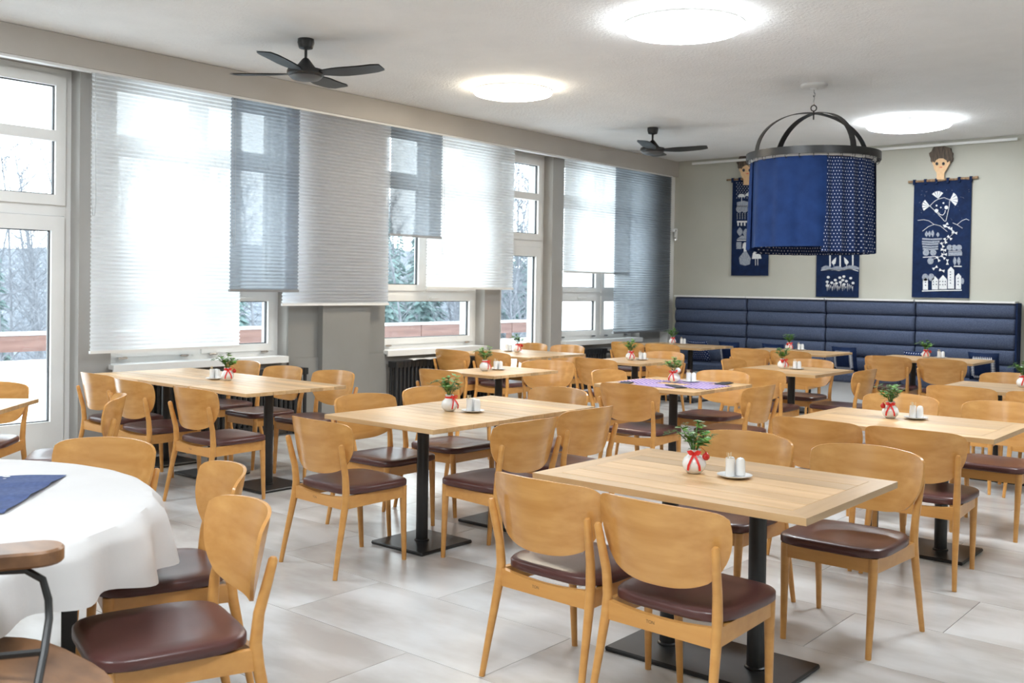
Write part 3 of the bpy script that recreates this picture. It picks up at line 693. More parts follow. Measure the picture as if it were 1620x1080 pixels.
for k, a in enumerate((148, 238)):
    m = MB(); n = 28; ca_, sa_ = cos(rad(a)), sin(rad(a))
    for i in range(n + 1):
        q = PI * i / n; rr = RH * cos(q); z = -.725 + .455 * sin(q) ** .92 if 0 < i < n else -.725
        nx, nz = cos(q), sin(q)
        for t in (0, .007):
            for wd in (-.03, .03):
                r2 = rr - t * nx; z2 = z - t * nz - (.004 if k else 0)
                m.v.append((r2 * ca_ - wd * sa_, r2 * sa_ + wd * ca_, z2))
    for i in range(n):
        b0 = i * 4; b1 = b0 + 4
        for e0, e1 in ((0, 1), (1, 3), (3, 2), (2, 0)): m.f.append((b0 + e0, b0 + e1, b1 + e1, b1 + e0))
    m.build('arch', M['black'], o, smooth=True)
MB().lathe([(RH, -.665), (RH, -.735), (RH - .008, -.735), (RH - .008, -.665), (RH, -.665)], 56, cap=False).build('hoop', M['black'], o, smooth=True)
MB().lathe([(RH - .05, -.715), (RH - .05, -.75), (RH - .046, -.75), (RH - .046, -.715), (RH - .05, -.715)], 56, cap=False).build('white_tape', M['cloth'], o, smooth=True)
for k in range(30):
    a = 2 * PI * k / 30; m = MB(); r = RH - .03
    m.tube([((r + .02 * cos(t)) * cos(a), (r + .02 * cos(t)) * sin(a), -.745 + .022 * sin(t)) for t in [2 * PI * j / 8 for j in range(8)]], .003, 4, closed=True)
    m.build('curtain_ring', M['black'], o)
def curtain(a0, a1, zt, zb, r0, nf, amp, m, name, seg):
    mb = MB(); nv = 10; uv = []
    for i in range(seg + 1):
        t = i / seg; a = rad(a0 + (a1 - a0) * t)
        for j in range(nv + 1):
            s = j / nv; ph = nf * 2 * PI * t
            r = r0 + amp * (.35 + .65 * s) * (sin(ph) + .25 * sin(2.3 * ph + 1)) + .012 * s
            mb.v.append((r * cos(a), r * sin(a), zt + (zb - zt) * s)); uv.append((t * abs(rad(a1 - a0)) * r0 * 1.25, (zt - zb) * s))
    for i in range(seg):
        for j in range(nv): p = i * (nv + 1) + j; mb.f.append((p, p + nv + 1, p + nv + 2, p + 1))
    me = mb.mesh(name, m, smooth=80, fix=False); ul = me.uv_layers.new(name='UVMap')
    for lp in me.loops: ul.data[lp.index].uv = uv[lp.vertex_index]
    return link(name, me, o)
curtain(212, 452, -.752, -1.62, .548, 17, .028, M['dots'], 'dotted_curtain', 300)
curtain(80, 216, -.750, -1.575, .572, 4.6, .014, M['navy_plain'], 'plain_curtain', 120)
curtain(70, 131, -.751, -1.59, .580, 8, .018, M['navy_plain'], 'gathered_curtain', 80)
curtain(284, 318, -.751, -1.61, .575, 2.5, .010, M['navy'], 'dark_curtain', 40)

# ------------------------------------------------------------------ beech chair
def sup(n, a, b, e, c=(0, 0)):
    out = []
    for k in range(n):
        q = 2 * PI * (k + .5) / n; cq, sq = cos(q), sin(q)
        out.append((c[0] + a * math.copysign(abs(cq) ** (2 / e), cq), c[1] + b * math.copysign(abs(sq) ** (2 / e), sq)))
    return out
HWB = .268
def shell_pt(u, t, th):
    au = abs(u); hw = .188 + (HWB - .188) * (1 - (1 - min(1, t / .78)) ** 2.3) - .004 * max(0, t - .78) / .22
    y = u * hw
    z = .518 + .288 * t + (1 - t) ** 3 * .032 * au ** 3 - t ** 5 * (.016 * u * u + .020 * au ** 14)
    x = -.225 - .20 * (z - .52) + 1.28 * y * y
    nx, ny = 1.0, -2.56 * y; L = math.hypot(nx, ny)
    return (x + th * nx / L, y * .985 + th * ny / L, z)
sh = MB(); NU, NV = 22, 12
us = [sin(PI / 2 * (2 * i / NU - 1)) * .35 + (2 * i / NU - 1) * .65 for i in range(NU + 1)]
for th in (0, .0115):
    for u in us:
        for j in range(NV + 1): sh.v.append(shell_pt(u, j / NV, th))
N1 = (NU + 1) * (NV + 1); ix = lambda i, j, s: s * N1 + i * (NV + 1) + j
for i in range(NU):
    for j in range(NV):
        sh.f.append((ix(i, j, 0), ix(i, j + 1, 0), ix(i + 1, j + 1, 0), ix(i + 1, j, 0)))
        sh.f.append((ix(i, j, 1), ix(i + 1, j, 1), ix(i + 1, j + 1, 1), ix(i, j + 1, 1)))
    for j in (0, NV): sh.f.append((ix(i, j, 0), ix(i + 1, j, 0), ix(i + 1, j, 1), ix(i, j, 1)))
for j in range(NV):
    for i in (0, NU): sh.f.append((ix(i, j, 0), ix(i, j + 1, 0), ix(i, j + 1, 1), ix(i, j, 1)))
CH_SHELL = sh.mesh('backrest', M['beech_shell'], smooth=50)
# seat pad: slightly trapezoid cushion, dished
sp = MB(); NS = 44
def seat_ring(inset, z, dish=0):
    r = []
    for (x, y) in sup(NS, .230 - inset, .238 - inset, 5.0):
        wy = 1.0 - .10 * max(0, -(x / .225)) ** 2 - .02 * (x / .225)
        r.append((x + .045, y * wy, z + .014 * (x / .225) ** 2 * 0 + (.008 * (y / .23) ** 2 - .004) * dish - .006 * (x / .225) * 0))
    return r
rings = [seat_ring(.010, .415), seat_ring(.0, .421), seat_ring(.0, .444), seat_ring(.006, .451), seat_ring(.022, .456), seat_ring(.09, .455, 1), seat_ring(.16, .453, 1)]
for r in rings: sp.v += r
for i in range(len(rings) - 1):
    for k in range(NS): k2 = (k + 1) % NS; sp.f.append((i * NS + k, i * NS + k2, (i + 1) * NS + k2, (i + 1) * NS + k))
sp.f.append(tuple(range(NS))[::-1]); sp.f.append(tuple((len(rings) - 1) * NS + k for k in range(NS)))
CH_SEAT = sp.mesh('seat', M['leather'], smooth=60)
CH_RL = {}; CH_FL = {}; CH_SR = {}
for s in (1, -1):
    path = [(-.262, .240, 0), (-.240, .233, .12), (-.212, .227, .25), (-.190, .222, .36), (-.182, .220, .43), (-.190, .223, .52), (-.212, .230, .61), (-.228, .235, .68), (-.229, .2355, .688)]
    CH_RL[s] = MB().tube([(x, y * s, z) for x, y, z in path], [.0125, .0145, .017, .0195, .020, .018, .0165, .015, .009], 10, sx=.92).mesh('leg', M['beech'], smooth=50)
    CH_FL[s] = MB().tube([(.250, .186 * s, 0), (.238, .190 * s, .22), (.230, .192 * s, .385), (.230, .192 * s, .416)], [.0125, .0165, .0205, .0205], 10).mesh('leg', M['beech'], smooth=50)
    CH_SR[s] = MB().add([(.225, .182 * s, .352), (.225, .204 * s, .352), (-.18, .208 * s, .350), (-.18, .230 * s, .350), (.225, .182 * s, .414), (.225, .204 * s, .414), (-.18, .208 * s, .414), (-.18, .230 * s, .414)],
        [(0, 1, 3, 2), (4, 6, 7, 5), (0, 4, 5, 1), (2, 3, 7, 6), (0, 2, 6, 4), (1, 5, 7, 3)]).mesh('seat_rail', M['beech'])
CH_FR = MB().box(.221, .243, -.18, .18, .356, .414).mesh('seat_rail', M['beech'])
rr = MB(); n = 10
for i in range(n + 1):
    y = -.212 + .424 * i / n; k = 1 - (y / .212) ** 2
    for x in (-.196 + .0, -.174): rr.v += [(x, y, .345), (x, y, .414 - .016 * k)]
for i in range(n):
    a = i * 4; b = a + 4
    for e0, e1 in ((0, 1), (1, 3), (3, 2), (2, 0)): rr.f.append((a + e0, a + e1, b + e1, b + e0))
rr.f += [(0, 1, 3, 2), (n * 4, n * 4 + 1, n * 4 + 3, n * 4 + 2)]
CH_RR = rr.mesh('seat_rail', M['beech'])
tcv = bpy.data.curves.new('maker_mark', 'FONT'); tcv.body = 'TON'; tcv.size = .016; tcv.align_x = 'CENTER'
tob = bpy.data.objects.new('maker_mark', tcv); COL.objects.link(tob)
CH_MARK = bpy.data.meshes.new_from_object(tob); bpy.data.objects.remove(tob); CH_MARK.materials.clear(); CH_MARK.materials.append(M['twig'])

def chair(x, y, ang, label, mark=False):
    o = empty('dining_chair', (x, y, 0), rad(ang), label, 'chair', 'beech dining chairs with brown seats')
    link('backrest', CH_SHELL, o); link('seat', CH_SEAT, o)
    for s in (1, -1): link('leg', CH_RL[s], o); link('leg', CH_FL[s], o); link('seat_rail', CH_SR[s], o)
    link('seat_rail', CH_FR, o); rr_ = link('seat_rail', CH_RR, o)
    if mark:
        mk = link('maker_mark', CH_MARK, rr_, (-.1965, .03, .372)); mk.rotation_euler = (PI / 2, 0, -PI / 2)
    return o
WN, EN = 'the window', 'the entrance'
T = {   # short phrase for each table
 'T1': 'twin column table', 'T2': 'doubled table opposite the pillar', 'T3': 'long first window table',
 'T4': 'purple placemat table', 'T5': 'pillar radiator table', 'T6': 'second terrace door table',
 'T7': 'third window table', 'T8': 'window corner banquette table', 'T9': 'middle banquette table',
 'T10': 'table beneath the chandelier', 'T11': 'kite hanging banquette table', 'T12': 'framed table behind the twin column table',
 'T13': 'framed table before the banquette', 'T14': 'diagonal terrace door table'}
def CHR(x, y, a, t, where, mark=False): return chair(x, y, a, 'beech chair at ' + where + ' of the ' + T[t], mark)
NEAR, FAR = 'the entrance side', 'the banquette side'
CHR(3.144, 2.29, -2, 'T1', 'entrance side, window end,', True); CHR(3.10, 1.755, -2, 'T1', 'entrance side, inner end,', True)
CHR(4.335, 1.66, 180, 'T1', 'banquette side, inner end,'); CHR(4.34, 2.27, 180, 'T1', 'banquette side, window end,')
CHR(5.58, 2.27, 0, 'T12', 'entrance side, window end,'); CHR(5.58, 1.73, 0, 'T12', 'entrance side, inner end,')
CHR(6.87, 2.36, 180, 'T12', 'banquette side, window end,'); CHR(6.89, 1.70, 180, 'T12', 'banquette side, inner end,')
CHR(8.34, 2.27, 0, 'T13', 'entrance side, window end,'); CHR(8.30, 1.68, 0, 'T13', 'entrance side, inner end,'); CHR(9.59, 2.30, 180, 'T13', 'banquette side')
CHR(11.54, 3.95, 0, 'T11', 'entrance side, window end,'); CHR(11.54, 3.37, 0, 'T11', 'entrance side, inner end,')
CHR(11.51, 5.63, 0, 'T9', 'entrance side, window end,'); CHR(11.51, 5.10, 0, 'T9', 'entrance side, inner end,')
CHR(11.44, 7.38, 0, 'T8', 'entrance side, window end,'); CHR(11.44, 6.84, 0, 'T8', 'entrance side, inner end,')
CHR(9.20, 3.60, 90, 'T10', 'inner side'); CHR(9.80, 4.28, 180, 'T10', 'banquette side'); CHR(9.32, 4.62, 270, 'T10', 'window side'); CHR(8.62, 4.10, 0, 'T10', 'entrance side')
CHR(6.50, 4.12, 0, 'T4', 'entrance side'); CHR(6.97, 3.57, 90, 'T4', 'inner side'); CHR(7.72, 4.18, 180, 'T4', 'banquette side'); CHR(7.17, 4.70, 270, 'T4', 'window side')
CHR(8.53, 5.85, 0, 'T7', 'entrance side'); CHR(9.63, 5.93, 180, 'T7', 'banquette side')
CHR(8.36, 7.70, 0, 'T6', 'entrance side, window end,'); CHR(8.44, 7.17, 0, 'T6', 'entrance side, inner end,')
CHR(9.73, 7.38, 180, 'T6', 'banquette side, inner end,'); CHR(9.66, 7.90, 180, 'T6', 'banquette side, window end,')
CHR(6.32, 5.91, 0, 'T5', 'entrance side'); CHR(7.50, 5.78, 226, 'T5', 'turned corner')
CHR(3.594, 4.15, -3, 'T2', 'entrance end', True); CHR(4.31, 4.63, 270, 'T2', 'window side, entrance end,'); CHR(4.94, 4.68, 270, 'T2', 'window side, banquette end,')
CHR(4.19, 3.57, 88, 'T2', 'inner side, entrance end,'); CHR(4.87, 3.65, 88, 'T2', 'inner side, banquette end,'); CHR(5.41, 4.24, 180, 'T2', 'banquette end')
CHR(4.04, 7.37, 0, 'T3', 'entrance side, window end,'); CHR(3.97, 6.73, 0, 'T3', 'entrance side, middle place,'); CHR(3.99, 5.97, 0, 'T3', 'entrance side, inner end,', True)
CHR(5.16, 7.62, 180, 'T3', 'banquette side, window end,'); CHR(5.08, 6.93, 180, 'T3', 'banquette side, middle place,'); CHR(5.12, 6.32, 180, 'T3', 'banquette side, inner end,')
CHR(2.98, 5.95, 147, 'T14', 'inner corner'); CHR(2.80, 6.94, 228, 'T14', 'window corner')
chair(2.06, 4.12, 205, 'beech chair at the round white clothed table, facing the entrance')
chair(2.03, 3.36, 160, 'beech chair half under the tablecloth of the round table')
chair(1.69, 2.75, 163, 'beech chair with whole brown seat clear of the round tablecloth')

# ------------------------------------------------------------------ tables
plank_cache = {}
def table(name, x0, x1, y0, y1, framed, cols, label, rz=0, planks_along='y', plate=(.42, .42), n=None):
    cx_, cy_ = (x0 + x1) / 2, (y0 + y1) / 2; hx, hy = (x1 - x0) / 2, (y1 - y0) / 2
    o = empty('dining_table', (cx_, cy_, 0), rz, label, 'table', 'oak dining tables on black pedestals')
    zt, th = .750, .026
    def pl(xa, xb, ya, yb, along):
        k = (round(xb - xa, 3), round(yb - ya, 3), along)
        if k not in plank_cache:
            a, b = k[0] / 2 - .0007, k[1] / 2 - .0007; m = MB()
            if along == 'y': m.box(-a, a, -b, b, -th, 0)
            else: m.box(-b, b, -a, a, -th, 0)
            plank_cache[k] = m.mesh('plank', M['oak'], bevel=.0018)
        q = link('plank', plank_cache[k], o, ((xa + xb) / 2, (ya + yb) / 2, zt + random.uniform(-.0006, 0)))
        if along == 'x': q.rotation_euler = (0, 0, PI / 2)
    if framed:
        bw = .085
        for (pts, along) in (([(-hx, -hy), (hx, -hy), (hx - bw, -hy + bw), (-hx + bw, -hy + bw)], 'x'), ([(hx, hy), (-hx, hy), (-hx + bw, hy - bw), (hx - bw, hy - bw)], 'x'),
                             ([(-hx, hy), (-hx, -hy), (-hx + bw, -hy + bw), (-hx + bw, hy - bw)], 'y'), ([(hx, -hy), (hx, hy), (hx - bw, hy - bw), (hx - bw, -hy + bw)], 'y')):
            rot = along == 'x'
            P2 = [(b, -a) for a, b in pts] if rot else pts
            q = MB().prism(P2, lambda a, b, d: (a, b, zt - .001 - th + d), th).build('border_plank', M['oak'], o)
            if rot: q.rotation_euler = (0, 0, PI / 2)
        k = n or 6; w_ = (2 * hx - 2 * bw) / k
        for i in range(k): pl(-hx + bw + i * w_, -hx + bw + (i + 1) * w_, -hy + bw, hy - bw, 'y')
    else:
        k = n or max(5, round(2 * (hx if planks_along == 'y' else hy) / .105))
        if planks_along == 'y':
            w_ = 2 * hx / k
            for i in range(k): pl(-hx + i * w_, -hx + (i + 1) * w_, -hy, hy, 'y')
        else:
            w_ = 2 * hy / k
            for i in range(k): pl(-hx, hx, -hy + i * w_, -hy + (i + 1) * w_, 'x')
    for c_ in cols:
        MB().lathe([(.035, .02), (.035, .700)], 20, (c_[0], c_[1], 0)).build('column', M['black'], o, smooth=True)
        MB().lathe([(.043, .019), (.043, .026), (.036, .03)], 20, (c_[0], c_[1], 0)).build('collar', M['black'], o, smooth=True)
        MB().box(c_[0] - .18, c_[0] + .18, c_[1] - .04, c_[1] + .04, .700, .7225).box(c_[0] - .04, c_[0] + .04, c_[1] - .18, c_[1] + .18, .700, .722).build('top_bracket', M['black'], o)
    if len(cols) > 1:
        MB().box(-plate[0] / 2, plate[0] / 2, -plate[1] / 2, plate[1] / 2, 0, .02).build('base_plate', M['black'], o, bevel=.006)
    else:
        MB().box(cols[0][0] - plate[0] / 2, cols[0][0] + plate[0] / 2, cols[0][1] - plate[1] / 2, cols[0][1] + plate[1] / 2, 0, .02).build('base_plate', M['black'], o, bevel=.006)
    return o
TWIN = [(0, -.20), (0, .20)]; ONE = [(0, 0)]
table('T1', 3.20, 4.09, 1.372, 2.55, True, TWIN, 'framed pale oak table on twin black columns and one long base plate', plate=(.42, .76))
table('T12', 5.64, 6.48, 1.40, 2.56, True, TWIN, 'framed pale oak table standing behind the twin column table', plate=(.42, .76))
table('T13', 8.44, 9.28, 1.40, 2.56, True, TWIN, 'framed pale oak table standing before the open end of the banquette', plate=(.42, .76))
table('T2', 3.77, 4.518, 3.68, 4.57, False, ONE, 'square oak table, entrance half of the doubled table opposite the pillar')
table('T2', 4.522, 5.27, 3.69, 4.58, False, ONE, 'square oak table, banquette half of the doubled table opposite the pillar')
table('T3', 4.08, 4.97, 5.77, 6.478, False, ONE, 'oak table at the inner end of the window row of three', planks_along='y', n=8)
table('T3', 4.075, 4.965, 6.482, 7.188, False, ONE, 'oak table in the middle of the window row of three', planks_along='y', n=8)
table('T3', 4.085, 4.975, 7.192, 7.88, False, ONE, 'oak table at the radiator end of the window row of three', planks_along='y', n=8)
table('T4', 6.54, 7.48, 3.69, 4.60, False, ONE, 'square oak table laid with purple placemats')
table('T5', 6.42, 7.32, 5.55, 6.22, False, ONE, 'small oak table between the purple placemats and the pillar radiator')
table('T6', 8.40, 9.44, 6.76, 7.92, False, TWIN, 'oak table standing before the second terrace door', plate=(.42, .76))
table('T7', 8.60, 9.46, 5.48, 6.16, False, ONE, 'small oak table before the third window')
table('T10', 8.74, 9.66, 3.69, 4.56, True, ONE, 'small framed oak table beneath the curtain chandelier')
table('T8', 11.5, 12.42, 6.42, 7.62, False, TWIN, 'oak table by the banquette in the window corner', plate=(.42, .76))
table('T9', 11.6, 12.46, 4.78, 5.96, False, TWIN, 'oak table by the banquette below the middle hanging', plate=(.42, .76))
table('T11', 11.62, 12.5, 3.12, 4.28, True, TWIN, 'framed oak table by the banquette below the kite hanging', plate=(.42, .76))
table('T14', 1.93, 2.78, 5.98, 6.83, False, ONE, 'oak table set diagonally beside the first terrace door', rz=rad(45))

# round table with cloth
RX, RY = 1.04, 3.73
o = empty('round_table', (RX, RY, 0), rad(-24), 'round table with black square legs under a white cloth', 'table')
MB().lathe([(.0, .725), (.96, .725), (.97, .73), (.97, .753), (.0, .753)], 48, cap=False).build('tabletop', M['oak'], o)
for k in range(4):
    a = PI / 2 * k; x, y = .72 * cos(a), .72 * sin(a)
    MB().box(x - .026, x + .026, y - .026, y + .026, 0, .725).build('leg', M['black'], o, bevel=.004)
def clothpt(a, s):
    q = 2 * PI * a; f = .5 + .5 * sin(25 * q + 1.5 * sin(3 * q)); f2 = sin(7 * q + .6)
    if s < .6:
        r = .985 * (s / .6); return (r * cos(q), r * sin(q), .758 + .002 * sin(9 * r + 3 * q) * (s / .6))
    t = (s - .6) / .4; drop = .130 + .010 * f2 + .012 * f + .070 * cos(q + .35)
    r = .985 + .03 * min(1, t * 4) + t ** .75 * (.062 * f + .014 * f2); z = .758 - drop * t ** 1.15 - .004 * min(1, t * 5)
    return (r * cos(q), r * sin(q), z)
o = MB().grid(clothpt, 260, 36).build('tablecloth', M['cloth'], smooth=True, loc=(RX, RY, 0)); setp(o, 'white linen cloth draped over the round table', 'tablecloth')
# blue runner
ax = Vector((-.62, .785, 0)); c0 = Vector((1.76, 3.64, 0)); 
o = empty('table_runner', (1.3, 3.9, .7605), 0, 'folded blue runner with white lace lying on the round table', 'runner')
A, Bp, Cp = Vector((1.84, 3.75)), Vector((1.40, 3.27)), Vector((-.80, .60))
def rp(a, b):
    p = A + (Bp - A) * b + Cp.normalized() * (.62 * a); st = .009 * ((b * 3.0) % 1.0) ** 2 + .0035 * sin(b * 3.0 + a * 7) ** 2
    return (p.x - 1.3, p.y - 3.9, .0035 + st)
MB().grid(rp, 14, 24).build('cloth', M['runner'], o, smooth=30)
lm = MB()
for k in range(60):
    a, b = .30 + random.random() * .25, random.random() * .9; p = rp(a, b); r = .006 + random.random() * .008
    lm.add([(p[0] + r * cos(2 * PI * i / 6), p[1] + r * sin(2 * PI * i / 6), p[2] + .0035) for i in range(6)], [tuple(range(6))])
lm.build('lace', M['lace'], o)['kind'] = 'stuff'

# ------------------------------------------------------------------ table decoration
def make_vase(seed, bauble):
    R = random.Random(seed)
    o = empty('bud_vase', (0, 0, 0), 0, 'white vase', 'vase', 'white vases with red ribbons on the tables')
    MB().lathe([(.022, 0), (.030, .004), (.046, .022), (.050, .042), (.042, .062), (.026, .078), (.022, .088), (.027, .100), (.025, .100), (.018, .088), (.016, .06)], 20).build('vase_body', M['ceramic'], o, smooth=True)
    rb = MB(); a0 = R.uniform(200, 250)
    rb.lathe([(.0255, .078), (.0265, .083), (.0255, .090), (.0245, .090), (.0245, .078), (.0255, .078)], 16, cap=False)
    d = Vector((cos(rad(a0)), sin(rad(a0)), 0)); s_ = Vector((-d.y, d.x, 0)); k0 = d * .028 + Vector((0, 0, .084))
    def band(pts, w_):
        vs = []
        for i, p in enumerate(pts):
            t = pts[min(i + 1, len(pts) - 1)] - pts[max(i - 1, 0)]; n_ = t.cross(d).normalized() * w_
            vs += [p - n_, p + n_, p - n_ + d * .0015, p + n_ + d * .0015]
        fs = []
        for i in range(len(pts) - 1):
            a, b = i * 4, i * 4 + 4
            for e0, e1 in ((0, 1), (1, 3), (3, 2), (2, 0)): fs.append((a + e0, a + e1, b + e1, b + e0))
        rb.add(vs, fs)
    for sg in (1, -1):
        band([k0, k0 + s_ * sg * .014 + d * .012 + Vector((0, 0, .013)), k0 + s_ * sg * .026 + d * .014 + Vector((0, 0, .012)), k0 + s_ * sg * .016 + d * .017 + Vector((0, 0, .0)), k0 + d * .004], .0045)
        band([k0, k0 + s_ * sg * .012 + d * .019 + Vector((0, 0, -.022)), k0 + s_ * sg * .022 + d * .026 + Vector((0, 0, -.045)), k0 + s_ * sg * .024 + d * .021 + Vector((0, 0, -.066))], .0048)
    rb.build('ribbon', M['red'], o, smooth=True)
    for k in range(10):
        a = 2 * PI * k / 10 + R.uniform(-.3, .3); lean = R.uniform(.03, .085); h = R.uniform(.05, .12) * (1.15 - lean * 4)
        P = [Vector((0, 0, .07)), Vector((cos(a) * lean * .3, sin(a) * lean * .3, .10 + h * .35)), Vector((cos(a) * lean, sin(a) * lean, .10 + h))]
        if k in (1, 4): P.append(Vector((cos(a) * lean * 1.7, sin(a) * lean * 1.7, .10 + h * .75)))
        m = MB(); m.tube(P, [.0022] * (len(P) - 1) + [.001], 4)
        nee = k % 2 == 0; st = P[-1] - P[1]; nl = 34 if nee else 15
        for j in range(nl):
            t = j / (nl - 1); p = P[1] + (P[-1] - P[1]) * t if len(P) == 3 else (P[1].lerp(P[2], min(1, t * 2)) if t < .5 else P[2].lerp(P[3], (t - .5) * 2))
            b_ = R.uniform(0, 2 * PI); dr = Vector((cos(b_), sin(b_), R.uniform(-.1, .7))).normalized()
            L = R.uniform(.020, .032) if nee else R.uniform(.032, .050); wd = .0019 if nee else R.uniform(.012, .017)
            sd = dr.cross(Vector((0, 0, 1))); sd = (sd if sd.length > .1 else Vector((1, 0, 0))).normalized() * wd
            dn = Vector((0, 0, -.004))
            m.add([p, p + dr * L * .45 + sd, p + dr * L + dn, p + dr * L * .45 - sd, p + dr * L * .45 + Vector((0, 0, .002))], [(0, 1, 4), (1, 2, 4), (2, 3, 4), (3, 0, 4)])
        m.build('fir_sprig' if nee else 'leafy_sprig', M['needle'] if nee else M['leaf'], o, fix=False)
    if bauble:
        a = rad(a0 + bauble); c_ = Vector((cos(a) * .055, sin(a) * .055, .075))
        MB().lathe([(.001, -.016), (.008, -.014), (.014, -.007), (.016, 0), (.014, .007), (.008, .014), (.004, .016), (.004, .020)], 12, c_).tube([c_ + Vector((0, 0, .02)), Vector((cos(a) * .03, sin(a) * .03, .112)), (0, 0, .098)], .001, 4).build('bauble', M['redball'], o, smooth=True)
    return o
vases = [make_vase(11, 60), make_vase(23, 0), make_vase(35, -50), make_vase(47, 0)]
sn = MB().lathe([(.001, -.022), (.012, -.019), (.020, -.010), (.0225, 0), (.020, .010), (.012, .019), (.001, .022)], 14, (.012, -.040, .105)).build('snowman_head', M['ceramic'], vases[3], smooth=True)
MB().lathe([(.001, -.009), (.007, -.006), (.009, 0), (.007, .006), (.001, .009)], 8, (-.006, -.054, .100)).build('red_nose', M['red'], sn, smooth=True)
for ex in (-.004, .004): MB().lathe([(.0005, -.003), (.003, 0), (.0005, .003)], 6, (-.004 - ex, -.052 + ex * 1.6, .114)).build('eye', M['darkcloth'], sn)
sc_me = MB().lathe([(.028, 0), (.045, .003), (.068, .010), (.071, .013), (.066, .013), (.042, .007), (.0, .006)], 28, cap=False).mesh('saucer', M['ceramic'], smooth=True)
sk = empty('salt_shaker', (0, 0, 0), 0, 'shaker', 'shaker', 'white shakers on the tables')
MB().lathe([(.018, 0), (.0205, .003), (.0198, .038), (.0180, .062), (.013, .071), (.004, .074)], 16).build('shaker_body', M['ceramic'], sk, smooth=True)
hm = MB()
for k in range(5): a = 2 * PI * k / 5; hm.lathe([(.0012, 0), (.0012, .0015)], 6, (.005 * cos(a),   .005 * sin(a), .0728))
hm.build('holes', M['darkcloth'], sk)
tp = empty('toothpick_holder', (0, 0, 0), 0, 'holder', 'toothpick holder', 'white toothpick holders on the tables')
MB().lathe([(.017, 0), (.019, .003), (.0175, .04), (.0185, .074), (.016, .074), (.015, .04), (.014, .006)], 16).build('holder_body', M['ceramic'], tp, smooth=True)
pm = MB(); R_ = random.Random(3)
for k in range(16):
    a = R_.uniform(0, 2 * PI); r = R_.uniform(.001, .011); dx, dy = R_.uniform(-.004, .006) * cos(a), R_.uniform(-.004, .006) * sin(a)
    pm.tube([(r * cos(a), r * sin(a), .012), (r * cos(a) + dx, r * sin(a) + dy, .092 + R_.uniform(0, .006))], [.0011, .0006], 4)
pm.build('toothpicks', M['pick'], tp)
used = {}
def place(proto, x, y, z, rz, label):
    if proto.name not in used:
        used[proto.name] = 1; proto.location = (x, y, z); proto.rotation_euler = (0, 0, rz); proto['label'] = label; return proto
    return dup(proto, (x, y, z), rz, label)
deco = {'T1': (3.66, 2.06, 3.69, 1.89, 0), 'T2': (4.41, 4.17, 4.48, 4.04, 1), 'T3': (4.53, 6.66, 4.51, 6.80, 0), 'T4': (7.11, 4.20, 7.24, 4.12, 3),
 'T5': (6.75, 5.95, 6.93, 5.95, 1), 'T6': (9.02, 7.45, 9.04, 7.60, 0), 'T7': (9.00, 5.86, 9.11, 5.78, 1), 'T8': (12.12, 7.20, 12.2, 7.08, 1), 'T9': (12.28, 5.55, 12.34, 5.42, 2),
 'T10': (9.24, 4.24, 9.26, 4.10, 2), 'T11': (12.2, 3.80, 12.3, 3.66, 0), 'T12': (6.13, 2.11, 6.20, 1.98, 2), 'T13': (9.02, 2.03, 9.06, 1.83, 0)}
for t, (vx, vy, sx_, sy_, vi) in deco.items():
    R = random.Random(t)
    dz = .7505
    place(vases[vi], vx, vy, dz, R.uniform(-.6, .6), 'white ribboned vase of greenery on the ' + T[t])
    s_ = link('saucer', sc_me, None, (sx_, sy_, dz)); setp(s_, 'white saucer under the shakers on the ' + T[t], 'saucer', 'white saucers on the tables')
    a = rad(-40) + R.uniform(-.3, .3); u = Vector((cos(a), sin(a)))
    place(tp, sx_ - u.x * .022, sy_ - u.y * .022, dz + .0068, R.uniform(0, 3), 'white toothpick holder on the ' + T[t])
    place(sk, sx_ + u.x * .026, sy_ + u.y * .026, dz + .0068, 0, 'front white shaker on the ' + T[t])
    v_ = Vector((-u.y, u.x)); place(sk, sx_ + v_.x * .034, sy_ + v_.y * .034, dz + .0068, 0, 'rear white shaker on the ' + T[t])
# placemats and napkins on T4
for k, (x, y, rz) in enumerate(((6.80, 4.15, 90), (7.02, 4.42, 0), (7.22, 4.14, 90), (7.0, 3.87, 0))):
    nm = ('entrance', 'window', 'banquette', 'inner')[k]
    o = MB().box(-.20, .20, -.14, .14, 0, .0018 + .0004 * k).build('placemat', M['purple'], None, loc=(x, y, .7506)); o.rotation_euler = (0, 0, rad(rz))
    setp(o, 'purple patterned placemat on the %s side of its table' % nm, 'placemat', 'purple placemats')
for k, (x, y, rz) in enumerate(((6.72, 4.42, 20), (6.80, 4.0, 55), (7.32, 3.86, 10))):
    nm = ('window', 'entrance', 'inner')[k]
    o = empty('cutlery_pouch', (x, y, .7532), rad(rz), 'charcoal cutlery pouch at the %s corner of the purple placemats' % nm, 'pouch', 'charcoal cutlery pouches')
    MB().box(-.11, .11, -.045, .045, 0, .006).build('pouch', M['darkcloth'], o, bevel=.002)
    MB().box(.09, .16, -.004, .004, .003, .006).box(.09, .15, .012, .018, .003, .006).build('cutlery', M['chrome'], o)

